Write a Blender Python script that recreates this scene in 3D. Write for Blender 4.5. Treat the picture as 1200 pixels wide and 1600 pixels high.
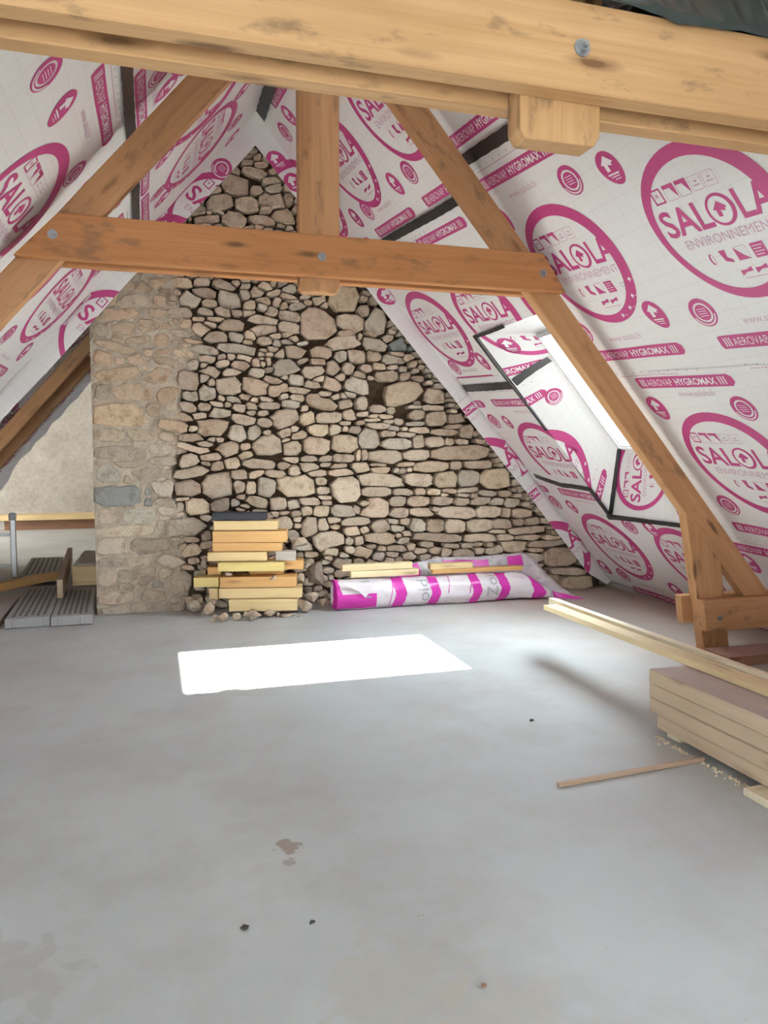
import bpy, bmesh, math, random
import numpy as np
from mathutils import Vector, Matrix

random.seed(7); rng = np.random.default_rng(11)
for o in list(bpy.data.objects): bpy.data.objects.remove(o)
SC = bpy.context.scene
COL = SC.collection

# ------------------------------------------------------------------ camera
PITCH = math.atan(88/1200.0); YAW = math.atan(360/math.hypot(1200.0, 88))
cd = bpy.data.cameras.new('camera'); cd.sensor_fit = 'VERTICAL'; cd.sensor_height = 32.0
cd.lens = 32.0*1200.0/1600.0; cd.clip_start = 0.05; cd.clip_end = 200
cam = bpy.data.objects.new('camera', cd); COL.objects.link(cam)
cam.location = (0, 0, 1.5); cam.rotation_euler = (math.pi/2-PITCH, 0, -YAW)
SC.camera = cam

# ------------------------------------------------------------------ light
W = bpy.data.worlds.new('sky'); SC.world = W; W.use_nodes = True
bg = W.node_tree.nodes['Background']; bg.inputs[0].default_value = (0.80, 0.91, 1.0, 1); bg.inputs[1].default_value = 22.0
SUN_K, SUN_KY = 1.21, -0.03                     # metres the sunlight drifts in x and y per metre of fall
sl = bpy.data.lights.new('sun', 'SUN'); sl.energy = 58.0; sl.angle = math.radians(0.55); sl.color = (1.0, 0.96, 0.9)
so = bpy.data.objects.new('sun', sl); COL.objects.link(so); so.location = (12, 4, 12)
so.rotation_euler = Vector((-SUN_K, SUN_KY, -1.0)).to_track_quat('-Z', 'Y').to_euler()
def area(name, loc, direction, sx, sy, watts, col=(0.92, 0.96, 1.0)):
    l = bpy.data.lights.new(name, 'AREA'); l.shape = 'RECTANGLE'; l.size = sx; l.size_y = sy; l.energy = watts; l.color = col
    o = bpy.data.objects.new(name, l); COL.objects.link(o); o.location = loc
    o.rotation_euler = Vector(direction).to_track_quat('-Z', 'Y').to_euler(); return o
# added fill lamps: one outside the rear doorway, one under the far room's ceiling
area('added_fill_rear_opening', (-1.25, -3.25, 1.05), (0.1, 1, 0), 1.2, 2.0, 24)
area('added_fill_far_room', (-5.5, 14.5, 4.2), (0.45, 0.25, -1), 3.0, 3.0, 330, (1.0, 0.955, 0.89))
SC.view_settings.view_transform = 'Standard'; SC.view_settings.look = 'None'
SC.view_settings.exposure = 0.58; SC.view_settings.gamma = 1.0; SC.view_settings.use_curve_mapping = False
try:
    SC.cycles.max_bounces = 10; SC.cycles.diffuse_bounces = 7; SC.cycles.transparent_max_bounces = 16
    SC.cycles.sample_clamp_indirect = 8.0; SC.cycles.use_denoising = True; SC.cycles.caustics_reflective = False
except Exception: pass

# ------------------------------------------------------------------ materials
def new_mat(name):
    m = bpy.data.materials.new(name); m.use_nodes = True
    nt = m.node_tree; b = nt.nodes['Principled BSDF']; return m, nt, b
def N(nt, t, **kw):
    n = nt.nodes.new(t)
    for k, v in kw.items():
        if k in n.inputs: n.inputs[k].default_value = v
        else: setattr(n, k, v)
    return n
def ramp(nt, fac, stops):
    r = nt.nodes.new('ShaderNodeValToRGB'); e = r.color_ramp.elements
    while len(e) < len(stops): e.new(0.5)
    for i, (p, c) in enumerate(stops):
        e[i].position = p; e[i].color = (c[0], c[1], c[2], 1) if not isinstance(c, (int, float)) else (c, c, c, 1)
    nt.links.new(fac, r.inputs[0]); return r.outputs[0]
def mix(nt, fac, a, b, mode='MIX'):
    n = nt.nodes.new('ShaderNodeMix'); n.data_type = 'RGBA'; n.blend_type = mode
    for idx, v in ((0, fac), (6, a), (7, b)):
        if hasattr(v, 'links'): nt.links.new(v, n.inputs[idx])
        elif isinstance(v, (int, float)): n.inputs[idx].default_value = v
        else: n.inputs[idx].default_value = (v[0], v[1], v[2], 1)
    return n.outputs[2]
def math_n(nt, op, a, b=None):
    n = nt.nodes.new('ShaderNodeMath'); n.operation = op
    for i, v in enumerate((a, b)):
        if v is None: continue
        if hasattr(v, 'links'): nt.links.new(v, n.inputs[i])
        else: n.inputs[i].default_value = v
    return n.outputs[0]
def bump(nt, b, h, strength=0.3, dist=0.01):
    n = N(nt, 'ShaderNodeBump'); n.inputs['Strength'].default_value = strength; n.inputs['Distance'].default_value = dist
    nt.links.new(h, n.inputs['Height']); nt.links.new(n.outputs[0], b.inputs['Normal'])
def plain(name, col, rough=0.6, metal=0.0, noise=0.12, scale=18):
    m, nt, b = new_mat(name)
    tc = N(nt, 'ShaderNodeTexCoord'); n = N(nt, 'ShaderNodeTexNoise', Scale=scale, Detail=4.0)
    nt.links.new(tc.outputs['Object'], n.inputs['Vector'])
    c = mix(nt, n.outputs[0], [x*(1-noise) for x in col], [min(1, x*(1+noise)) for x in col])
    nt.links.new(c, b.inputs['Base Color']); b.inputs['Roughness'].default_value = rough; b.inputs['Metallic'].default_value = metal
    return m
def wood(name, light, dark, knot=(0.16, 0.075, 0.03), smudge=0.35, dust=None, rough=0.62, knots=1.0):
    m, nt, b = new_mat(name)
    at = N(nt, 'ShaderNodeAttribute', attribute_name='gco')
    def mapped(sx, sy, sz):
        mp = N(nt, 'ShaderNodeMapping'); mp.inputs['Scale'].default_value = (sx, sy, sz)
        nt.links.new(at.outputs['Vector'], mp.inputs['Vector']); return mp.outputs[0]
    g = N(nt, 'ShaderNodeTexNoise', Scale=1.0, Detail=5.0, Roughness=0.6, Distortion=0.5); nt.links.new(mapped(0.9, 32, 32), g.inputs['Vector'])
    g2 = N(nt, 'ShaderNodeTexNoise', Scale=1.0, Detail=3.0); nt.links.new(mapped(2.5, 130, 130), g2.inputs['Vector'])
    gg = math_n(nt, 'ADD', math_n(nt, 'MULTIPLY', g.outputs[0], 0.75), math_n(nt, 'MULTIPLY', g2.outputs[0], 0.25))
    c = ramp(nt, gg, [(0.3, dark), (0.62, light)])
    lo = N(nt, 'ShaderNodeTexNoise', Scale=1.0, Detail=3.0, Roughness=0.55); nt.links.new(mapped(1.6, 4, 4), lo.inputs['Vector'])
    c = mix(nt, ramp(nt, lo.outputs[0], [(0.35, 0.0), (0.75, 0.5)]), c, [x*0.8 for x in dark])
    v = N(nt, 'ShaderNodeTexVoronoi', Scale=1.0); nt.links.new(mapped(1.9, 8.5, 8.5), v.inputs['Vector'])
    dn = N(nt, 'ShaderNodeTexNoise', Scale=1.0, Detail=3.0); nt.links.new(mapped(16, 40, 40), dn.inputs['Vector'])
    vd = math_n(nt, 'ADD', v.outputs['Distance'], math_n(nt, 'MULTIPLY', dn.outputs[0], 0.10))
    kf = ramp(nt, vd, [(0.135, 0.92*knots), (0.18, 0.5*knots), (0.27, 0.0)])
    c = mix(nt, kf, c, knot)
    sm = N(nt, 'ShaderNodeTexNoise', Scale=1.0, Detail=6.0, Roughness=0.62); nt.links.new(mapped(4.5, 12, 12), sm.inputs['Vector'])
    c = mix(nt, ramp(nt, sm.outputs[0], [(0.565, 0.0), (0.68, smudge)]), c, (0.13, 0.085, 0.05))
    if dust:
        ge = N(nt, 'ShaderNodeNewGeometry'); sx = N(nt, 'ShaderNodeSeparateXYZ'); nt.links.new(ge.outputs['Normal'], sx.inputs[0])
        f = ramp(nt, sx.outputs['Z'], [(0.7, 0.0), (0.95, 1.0)])
        dz = N(nt, 'ShaderNodeTexNoise', Scale=1.0, Detail=5.0); nt.links.new(mapped(4, 9, 9), dz.inputs['Vector'])
        c = mix(nt, math_n(nt, 'MULTIPLY', f, ramp(nt, dz.outputs[0], [(0.25, 0.35), (0.5, 0.92)])), c, dust)
    nt.links.new(c, b.inputs['Base Color']); b.inputs['Roughness'].default_value = rough
    b.inputs['Specular IOR Level'].default_value = 0.3
    bump(nt, b, gg, 0.15, 0.004)
    return m
M = {}
M['truss'] = wood('truss_timber', (0.60, 0.36, 0.17), (0.48, 0.265, 0.11), smudge=0.6)
M['collar_red'] = wood('reddish_truss_timber', (0.54, 0.245, 0.095), (0.43, 0.17, 0.055), smudge=0.5)
M['truss_far'] = wood('far_truss_timber', (0.56, 0.305, 0.145), (0.45, 0.22, 0.09), smudge=0.5)
M['sawn'] = wood('sawn_board', (0.63, 0.495, 0.355), (0.54, 0.405, 0.27), smudge=0.03, dust=(0.42, 0.345, 0.31), knots=0.35)
M['batten'] = wood('pale_batten', (0.80, 0.66, 0.41), (0.70, 0.54, 0.30), smudge=0.06, knots=0.5)
M['white_batten'] = wood('white_batten', (0.80, 0.73, 0.56), (0.72, 0.62, 0.43), smudge=0.05, knots=0.3)
M['offcut_pale'] = wood('pale_offcut', (0.78, 0.60, 0.32), (0.68, 0.49, 0.24), smudge=0.05, knots=0.4)
M['offcut_orange'] = wood('orange_offcut', (0.74, 0.45, 0.185), (0.62, 0.34, 0.12), smudge=0.05, knots=0.6)
M['offcut_yellow'] = wood('yellow_offcut', (0.76, 0.61, 0.25), (0.66, 0.49, 0.17), smudge=0.05, knots=0.3)
M['lath'] = wood('dusty_lath', (0.50, 0.36, 0.245), (0.40, 0.27, 0.17), smudge=0.2, dust=(0.50, 0.39, 0.31), knots=0.3)
M['sole'] = wood('dusty_sole_timber', (0.38, 0.21, 0.13), (0.28, 0.145, 0.085), smudge=0.3, dust=(0.40, 0.28, 0.235))
M['grey_wood'] = wood('weathered_wood', (0.52, 0.47, 0.41), (0.42, 0.37, 0.31), smudge=0.3, dust=(0.50, 0.46, 0.43))
M['dark_slab'] = plain('dark_grey_slab', (0.035, 0.037, 0.042), 0.7)
M['steel'] = plain('galvanised_steel', (0.36, 0.37, 0.37), 0.45, 0.85)
M['aluminium'] = plain('aluminium', (0.62, 0.60, 0.58), 0.35, 0.85)
M['white_plastic'] = plain('white_plastic', (0.85, 0.84, 0.83), 0.4)
M['frame_white'] = plain('white_window_lacquer', (0.84, 0.84, 0.84), 0.35, noise=0.02)
M['frame_grey'] = plain('grey_window_trim', (0.55, 0.56, 0.57), 0.4, 0.4)
M['tape'] = plain('black_tape', (0.022, 0.022, 0.024), 0.32)
M['scaffold'] = plain('grey_scaffold_deck', (0.36, 0.355, 0.345), 0.6, noise=0.2, scale=9)
M['hole_dark'] = plain('deck_hole_dark', (0.035, 0.035, 0.035), 0.8)
M['roof_board'] = plain('roof_boarding', (0.30, 0.22, 0.14), 0.8)
M['tarp'] = plain('dark_green_sheet', (0.022, 0.034, 0.028), 0.34, noise=0.5, scale=5)
M['magenta'] = plain('magenta_print', (0.49, 0.050, 0.20), 0.5, noise=0.10, scale=7)
M['magenta_pale'] = plain('pale_magenta_print', (0.56, 0.33, 0.44), 0.5, noise=0.05)
M['print_white'] = plain('white_print', (0.80, 0.755, 0.765), 0.5, noise=0.03)
M['print_grey'] = plain('grey_print', (0.34, 0.31, 0.33), 0.5, noise=0.05)
M['bag_magenta'] = plain('magenta_film_print', (0.62, 0.035, 0.36), 0.3, noise=0.08)
M['bag_grey'] = plain('grey_film_print', (0.36, 0.35, 0.36), 0.35, noise=0.05)

def membrane_mat():
    m, nt, b = new_mat('vapour_membrane')
    uv = N(nt, 'ShaderNodeUVMap', uv_map='UVMap'); sp = N(nt, 'ShaderNodeSeparateXYZ'); nt.links.new(uv.outputs[0], sp.inputs[0])
    def lines(ch, step):
        f = math_n(nt, 'FRACT', math_n(nt, 'DIVIDE', ch, step))
        d = math_n(nt, 'ABSOLUTE', math_n(nt, 'SUBTRACT', f, 0.5))
        return math_n(nt, 'GREATER_THAN', d, 0.5-0.0022/step)
    l = math_n(nt, 'MAXIMUM', lines(sp.outputs[0], 0.105), lines(sp.outputs[1], 0.105))
    n1 = N(nt, 'ShaderNodeTexNoise', Scale=1.3, Detail=4.0); nt.links.new(uv.outputs[0], n1.inputs['Vector'])
    n2 = N(nt, 'ShaderNodeTexNoise', Scale=55.0, Detail=3.0); nt.links.new(uv.outputs[0], n2.inputs['Vector'])
    c = mix(nt, n1.outputs[0], (0.73, 0.715, 0.695), (0.81, 0.80, 0.775))
    c = mix(nt, math_n(nt, 'MULTIPLY', n2.outputs[0], 0.12), c, (0.6, 0.54, 0.55))
    c = mix(nt, math_n(nt, 'MULTIPLY', l, 0.28), c, (0.55, 0.46, 0.49))
    nt.links.new(c, b.inputs['Base Color']); b.inputs['Roughness'].default_value = 0.48
    b.inputs['Specular IOR Level'].default_value = 0.35
    n3 = N(nt, 'ShaderNodeTexNoise', Scale=9.0, Detail=3.0); nt.links.new(uv.outputs[0], n3.inputs['Vector'])
    bump(nt, b, n3.outputs[0], 0.25, 0.006)
    return m
M['membrane'] = membrane_mat()

def stone_mat():
    m, nt, b = new_mat('granite_rubble')
    at = N(nt, 'ShaderNodeAttribute', attribute_name='tint'); tc = N(nt, 'ShaderNodeTexCoord')
    n1 = N(nt, 'ShaderNodeTexNoise', Scale=95.0, Detail=3.0); nt.links.new(tc.outputs['Object'], n1.inputs['Vector'])
    n2 = N(nt, 'ShaderNodeTexNoise', Scale=11.0, Detail=5.0, Roughness=0.65); nt.links.new(tc.outputs['Object'], n2.inputs['Vector'])
    c = mix(nt, ramp(nt, n2.outputs[0], [(0.3, 0.62), (0.7, 1.12)]), (0, 0, 0), at.outputs['Color'], 'MIX')
    c = mix(nt, 1.0, at.outputs['Color'], ramp(nt, n2.outputs[0], [(0.28, (0.62, 0.56, 0.50)), (0.5, (0.98, 0.97, 0.95)), (0.75, (1.0, 1.0, 1.0))]), 'MULTIPLY')
    c = mix(nt, 1.0, c, ramp(nt, n1.outputs[0], [(0.3, 0.68), (0.55, 1.0)]), 'MULTIPLY')
    nt.links.new(c, b.inputs['Base Color']); b.inputs['Roughness'].default_value = 0.9; b.inputs['Specular IOR Level'].default_value = 0.2
    h = math_n(nt, 'ADD', math_n(nt, 'MULTIPLY', n1.outputs[0], 0.25), n2.outputs[0])
    bump(nt, b, h, 0.7, 0.02)
    return m
M['stone'] = stone_mat()
def rough_mat(name, c1, c2, scale, bs, bd):
    m, nt, b = new_mat(name); tc = N(nt, 'ShaderNodeTexCoord')
    n = N(nt, 'ShaderNodeTexNoise', Scale=scale, Detail=7.0, Roughness=0.62); nt.links.new(tc.outputs['Object'], n.inputs['Vector'])
    n2 = N(nt, 'ShaderNodeTexNoise', Scale=scale*9, Detail=4.0); nt.links.new(tc.outputs['Object'], n2.inputs['Vector'])
    c = mix(nt, ramp(nt, n.outputs[0], [(0.3, 0.0), (0.7, 1.0)]), c1, c2)
    c = mix(nt, 1.0, c, ramp(nt, n2.outputs[0], [(0.25, 0.8), (0.6, 1.0)]), 'MULTIPLY')
    nt.links.new(c, b.inputs['Base Color']); b.inputs['Roughness'].default_value = 0.92; b.inputs['Specular IOR Level'].default_value = 0.15
    bump(nt, b, math_n(nt, 'ADD', n.outputs[0], math_n(nt, 'MULTIPLY', n2.outputs[0], 0.3)), bs, bd)
    return m
M['plaster'] = rough_mat('rough_lime_plaster', (0.47, 0.41, 0.335), (0.62, 0.575, 0.50), 1.3, 0.8, 0.05)
M['earth'] = rough_mat('dark_earth_joint', (0.075, 0.048, 0.03), (0.15, 0.095, 0.06), 6, 0.8, 0.03)
def core_mat():
    m, nt, b = new_mat('mortar_and_earth'); tc = N(nt, 'ShaderNodeTexCoord'); at = N(nt, 'ShaderNodeAttribute', attribute_name='tint')
    n = N(nt, 'ShaderNodeTexNoise', Scale=9.0, Detail=6.0, Roughness=0.65); nt.links.new(tc.outputs['Object'], n.inputs['Vector'])
    n2 = N(nt, 'ShaderNodeTexNoise', Scale=80.0, Detail=3.0); nt.links.new(tc.outputs['Object'], n2.inputs['Vector'])
    c = mix(nt, 1.0, at.outputs['Color'], ramp(nt, n.outputs[0], [(0.28, 0.7), (0.6, 1.0)]), 'MULTIPLY')
    nt.links.new(c, b.inputs['Base Color']); b.inputs['Roughness'].default_value = 0.95; b.inputs['Specular IOR Level'].default_value = 0.1
    bump(nt, b, math_n(nt, 'ADD', n.outputs[0], math_n(nt, 'MULTIPLY', n2.outputs[0], 0.3)), 0.7, 0.02)
    return m
M['core'] = core_mat()
def floor_mat():
    m, nt, b = new_mat('dusty_concrete'); tc = N(nt, 'ShaderNodeTexCoord'); P = tc.outputs['Object']
    def noise(s, d=5.0, r=0.55):
        n = N(nt, 'ShaderNodeTexNoise', Scale=s, Detail=d, Roughness=r); nt.links.new(P, n.inputs['Vector']); return n.outputs[0]
    c = mix(nt, ramp(nt, noise(0.55), [(0.32, 0.0), (0.7, 1.0)]), (0.43, 0.45, 0.45), (0.56, 0.58, 0.565))
    c = mix(nt, ramp(nt, noise(1.7, 7.0, 0.65), [(0.45, 0.0), (0.64, 0.6)]), c, (0.41, 0.395, 0.375))
    sp = N(nt, 'ShaderNodeSeparateXYZ'); nt.links.new(P, sp.inputs[0])
    # sawdust and earth trodden about along the right-hand eaves and the back wall
    dx = math_n(nt, 'ADD', math_n(nt, 'MULTIPLY', sp.outputs[0], 0.26), math_n(nt, 'MULTIPLY', sp.outputs[1], 0.075))
    dd = math_n(nt, 'ADD', dx, math_n(nt, 'MULTIPLY', noise(1.1, 6.0), 0.7))
    c = mix(nt, ramp(nt, dd, [(1.25, 0.0), (1.75, 0.75)] if False else [(0.0, 0.0), (1.0, 0.0)]), c, (0.44, 0.35, 0.28))
    mr = N(nt, 'ShaderNodeMapRange'); mr.inputs[1].default_value = 1.30; mr.inputs[2].default_value = 2.0; mr.inputs[4].default_value = 0.8
    nt.links.new(dd, mr.inputs[0]); c = mix(nt, mr.outputs[0], c, (0.45, 0.36, 0.29))
    # a few spilt patches
    nz = N(nt, 'ShaderNodeTexNoise', Scale=11.0, Detail=6.0); nt.links.new(P, nz.inputs['Vector'])
    for (px, py, r, col, f) in ((0.47, 2.85, 0.05, (0.27, 0.20, 0.15), 0.75), (0.45, 2.72, 0.028, (0.30, 0.23, 0.18), 0.6), (0.62, 1.98, 0.20, (0.49, 0.465, 0.40), 0.5), (0.86, 1.75, 0.20, (0.50, 0.475, 0.41), 0.45), (-0.55, 2.3, 0.25, (0.40, 0.385, 0.37), 0.5)):
        va = N(nt, 'ShaderNodeVectorMath', operation='DISTANCE'); nt.links.new(P, va.inputs[0]); va.inputs[1].default_value = (px, py, 0)
        d = math_n(nt, 'ADD', va.outputs['Value'], math_n(nt, 'MULTIPLY', math_n(nt, 'SUBTRACT', nz.outputs[0], 0.5), r*3.2+.05))
        m2 = N(nt, 'ShaderNodeMapRange'); m2.inputs[1].default_value = r; m2.inputs[2].default_value = r*0.8; m2.inputs[4].default_value = f
        nt.links.new(d, m2.inputs[0]); c = mix(nt, m2.outputs[0], c, col)
    fn = noise(38, 5.0, 0.7)
    c = mix(nt, ramp(nt, fn, [(0.60, 0.0), (0.72, 0.30)]), c, (0.36, 0.33, 0.30))
    nt.links.new(c, b.inputs['Base Color'])
    r = ramp(nt, noise(2.2), [(0.3, 0.42), (0.7, 0.62)]); nt.links.new(r, b.inputs['Roughness'])
    b.inputs['Specular IOR Level'].default_value = 0.35
    bump(nt, b, math_n(nt, 'ADD', fn, math_n(nt, 'MULTIPLY', noise(3.0), 2.0)), 0.12, 0.006)
    return m
M['floor'] = floor_mat()
def glass_mat():
    m, nt, b = new_mat('window_glass'); out = nt.nodes['Material Output']
    t = N(nt, 'ShaderNodeBsdfTransparent'); t.inputs[0].default_value = (0.96, 0.98, 0.98, 1)
    g = N(nt, 'ShaderNodeBsdfGlossy'); g.inputs['Roughness'].default_value = 0.02
    fr = N(nt, 'ShaderNodeFresnel'); fr.inputs[0].default_value = 1.45
    ms = N(nt, 'ShaderNodeMixShader'); nt.links.new(math_n(nt, 'MULTIPLY', fr.outputs[0], 0.5), ms.inputs[0]); nt.links.new(t.outputs[0], ms.inputs[1]); nt.links.new(g.outputs[0], ms.inputs[2])
    nt.links.new(ms.outputs[0], out.inputs[0]); return m
M['glass'] = glass_mat()
def film_mat(name, col, clear):
    m, nt, b = new_mat(name); out = nt.nodes['Material Output']; tc = N(nt, 'ShaderNodeTexCoord')
    n = N(nt, 'ShaderNodeTexNoise', Scale=14.0, Detail=4.0); nt.links.new(tc.outputs['Object'], n.inputs['Vector'])
    b.inputs['Base Color'].default_value = (*col, 1); b.inputs['Roughness'].default_value = 0.22
    bump(nt, b, n.outputs[0], 0.5, 0.02)
    t = N(nt, 'ShaderNodeBsdfTransparent'); ms = N(nt, 'ShaderNodeMixShader')
    nt.links.new(ramp(nt, n.outputs[0], [(0.3, clear*0.6), (0.7, clear*1.3)]), ms.inputs[0])
    nt.links.new(b.outputs[0], ms.inputs[1]); nt.links.new(t.outputs[0], ms.inputs[2]); nt.links.new(ms.outputs[0], out.inputs[0])
    return m
M['film'] = film_mat('clear_wrapping_film', (0.78, 0.72, 0.74), 0.42)
M['film_roll'] = film_mat('cloudy_wrapping_film', (0.80, 0.735, 0.75), 0.10)

# ------------------------------------------------------------------ helpers
def link(name, me, parent=None, kind=None, label=None, cat=None, group=None, loc=None):
    o = bpy.data.objects.new(name, me); COL.objects.link(o)
    if parent is not None: o.parent = parent
    if loc is not None: o.location = loc
    if kind: o['kind'] = kind
    if label: o['label'] = label
    if cat: o['category'] = cat
    if group: o['group'] = group
    return o
def thing(name, label, cat, loc=(0, 0, 0), group=None, kind=None):
    return link(name, None, None, kind, label, cat, group, loc)
def origin(parent):
    p = Vector((0, 0, 0))
    while parent is not None: p = p+parent.location; parent = parent.parent
    return p
def mesh(name, V, F, mats, gco=None, tint=None, uv=None, mi=None, smooth=False, off=(0, 0, 0)):
    me = bpy.data.meshes.new(name)
    V = np.asarray(V, float).reshape(-1, 3)-np.array(off, float)
    me.from_pydata(V.tolist(), [], [tuple(int(i) for i in f) for f in F])
    for m in (mats if isinstance(mats, (list, tuple)) else [mats]): me.materials.append(M[m])
    if gco is not None:
        a = me.attributes.new('gco', 'FLOAT_VECTOR', 'POINT'); a.data.foreach_set('vector', np.asarray(gco, np.float32).ravel())
    if tint is not None:
        t = np.asarray(tint, np.float32).reshape(-1, 3); t = np.hstack([t, np.ones((len(t), 1), np.float32)])
        a = me.attributes.new('tint', 'FLOAT_COLOR', 'POINT'); a.data.foreach_set('color', t.ravel())
    if uv is not None:
        l = me.uv_layers.new(name='UVMap'); idx = np.empty(len(me.loops), np.int32); me.loops.foreach_get('vertex_index', idx)
        l.data.foreach_set('uv', np.asarray(uv, np.float32)[idx].ravel())
    if mi is not None: me.polygons.foreach_set('material_index', np.asarray(mi, np.int32))
    if smooth: me.polygons.foreach_set('use_smooth', np.ones(len(me.polygons), bool))
    me.update(); return me
def put(name, V, F, mats, parent=None, kind=None, label=None, cat=None, group=None, org=None, **kw):
    """one mesh object from world coordinates; org is its own origin when it is a top-level thing"""
    off = Vector(org) if org is not None else Vector((0, 0, 0))
    po = origin(parent)
    me = mesh(name, V, F, mats, off=tuple(po+off), **kw)
    return link(name, me, parent, kind, label, cat, group, tuple(off) if org is not None else None)
CUBE = [(x, y, z) for x in (0, 1) for y in (0, 1) for z in (0, 1)]
def bevel_box(L, w, h, bv):
    bm = bmesh.new(); bmesh.ops.create_cube(bm, size=1.0)
    for v in bm.verts: v.co = Vector((v.co.x*L, v.co.y*w, v.co.z*h))
    if bv > 0: bmesh.ops.bevel(bm, geom=list(bm.edges), offset=bv, segments=1, affect='EDGES', profile=0.5)
    V = np.array([v.co[:] for v in bm.verts]); F = [[v.index for v in f.verts] for f in bm.faces]; bm.free(); return V, F
def beam(p0, p1, w, h, side=(0, 1, 0), bv=0.004, cut=None):
    """box along p0->p1; w across 'side', h across the third axis; returns V, F, gco"""
    p0 = np.array(p0, float); p1 = np.array(p1, float); L = np.linalg.norm(p1-p0); x = (p1-p0)/L
    y = np.array(side, float); y = y-x*(y@x); y /= np.linalg.norm(y); z = np.cross(x, y)
    V, F = bevel_box(L, w, h, bv)
    g = V+rng.uniform(-30, 30, 3)
    Wd = (p0+p1)/2+V[:, :1]*x+V[:, 1:2]*y+V[:, 2:]*z
    return Wd, F, g
def timber(name, p0, p1, w, h, mat, parent=None, side=(0, 1, 0), bv=0.004, **kw):
    V, F, g = beam(p0, p1, w, h, side, bv)
    return put(name, V, F, mat, parent, gco=g, **kw)
class MB:
    def __init__(s): s.V = []; s.F = []; s.T = []; s.mi = []; s.n = 0
    def add(s, V, F, mi=0, tint=None):
        V = np.asarray(V, float).reshape(-1, 3); s.V.append(V); s.F += [[i+s.n for i in f] for f in F]; s.mi += [mi]*len(F)
        if tint is not None: s.T.append(np.tile(np.array(tint, float), (len(V), 1)))
        s.n += len(V)
    def box(s, a, b, mi=0, bv=0.0):
        a = np.array(a, float); b = np.array(b, float); V, F = bevel_box(*(b-a), bv); s.add(V+(a+b)/2, F, mi)
    def arr(s): return np.vstack(s.V)
def tube(path, r, n=10, caps=True):
    P = [np.array(p, float) for p in path]; V = []; F = []
    for i, p in enumerate(P):
        t = P[min(i+1, len(P)-1)]-P[max(i-1, 0)]; t /= np.linalg.norm(t)
        a = np.cross(t, [0, 0, 1.0]); a = a if np.linalg.norm(a) > 1e-3 else np.array([1.0, 0, 0]); a /= np.linalg.norm(a); b = np.cross(t, a)
        rr = r[i] if hasattr(r, '__len__') else r
        for k in range(n):
            th = 2*math.pi*k/n; V.append(p+rr*(math.cos(th)*a+math.sin(th)*b))
    for i in range(len(P)-1):
        for k in range(n): F.append([i*n+k, i*n+(k+1) % n, (i+1)*n+(k+1) % n, (i+1)*n+k])
    if caps: F.append(list(range(n))[::-1]); F.append([(len(P)-1)*n+k for k in range(n)])
    return np.array(V), F
def noise2(x, y, seed=0):
    r = np.random.default_rng(1000+seed); o = 0
    for k in range(7):
        a = r.uniform(0, 2*math.pi); f = r.uniform(0.6, 3.2); ph = r.uniform(0, 6.28)
        o = o+np.sin(f*(np.cos(a)*x+np.sin(a)*y)*2+ph)/(0.6+f*0.5)
    return o/4.0
# ================================================================== the setting
TA = 1.16; HY = math.hypot(1, TA); SA = TA/HY; CA = 1/HY        # roof pitch
XR, XL = 5.05, -3.08                                            # where the two membrane planes meet the floor
RIDGE = (XR+XL)/2; SR = TA*(XR-RIDGE)/SA                        # slope length floor -> ridge
YF = 7.56                                                       # where the membrane turns onto the stone wall
def roofpt(side, Y, s, o):
    """side +1 right / -1 left slope; Y along the room, s up the slope, o inwards from the membrane plane"""
    Y = np.asarray(Y, float); s = np.asarray(s, float)
    x0 = XR if side > 0 else XL
    x = x0-side*(s*CA)-side*SA*o; z = s*SA-CA*o
    return np.stack([x+0*Y, Y+0*s, z+0*Y], -1)
# -- floor
me_floor = MB(); me_floor.box((-9.2, -3.2, -0.25), (5.75, 19.7, 0.0))
put('floor', me_floor.arr(), me_floor.F, 'floor', kind='structure', label='dusty grey concrete floor slab of the loft', cat='floor')
fl = bpy.data.objects['floor']
def ribbon(name, pts, w, z, mat, parent, **kw):
    V = []; F = []
    P = [np.array(p, float) for p in pts]
    for i, p in enumerate(P):
        t = P[min(i+1, len(P)-1)]-P[max(i-1, 0)]; t /= np.linalg.norm(t); nn = np.array([-t[1], t[0]])
        ww = w*random.uniform(0.5, 1.2)
        V += [(*(p+nn*ww/2), z), (*(p-nn*ww/2), z)]
        if i: F.append([2*i-2, 2*i-1, 2*i+1, 2*i])
    return put(name, V, F, mat, parent, **kw)
M['crack'] = plain('crack_dark', (0.27, 0.26, 0.24), 0.9)
crk = [(-0.68, 3.0), (-0.665, 2.8), (-0.60, 2.62), (-0.52, 2.45), (-0.50, 2.3), (-0.46, 2.16), (-0.455, 2.05), (-0.44, 1.95), (-0.36, 1.82), (-0.27, 1.68)]
ribbon('crack', [(x+random.uniform(-.006, .006), y) for x, y in crk], 0.004, 0.0008, 'crack', fl)

# -- outer roof, with openings for the roof windows
WS0, WS1 = 1.82, 3.15
WINS_R = [(4.93, 6.10), (0.15, 0.85)]  # first is the visible window; second is unseen, added to light the near floor
def roof_slab(side, wins, y0, y1, name, label):
    mb = MB(); o1, o2 = -0.43, -0.52
    def blk(ya, yb, sa, sb):
        P = np.concatenate([roofpt(side, *np.array([(ya, sa), (yb, sa), (yb, sb), (ya, sb)]).T, o) for o in (o1, o2)])
        mb.add(P, [[0, 1, 2, 3], [7, 6, 5, 4], [0, 4, 5, 1], [1, 5, 6, 2], [2, 6, 7, 3], [3, 7, 4, 0]])
    ys = sorted(wins); c = y0
    for a, b in ys:
        blk(c, a, -0.55, SR+0.45); blk(a, b, -0.55, WS0); blk(a, b, WS1, SR+0.45); c = b
    blk(c, y1, -0.55, SR+0.45)
    return put(name, mb.arr(), mb.F, 'roof_board', kind='structure', label=label, cat='ceiling')
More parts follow.
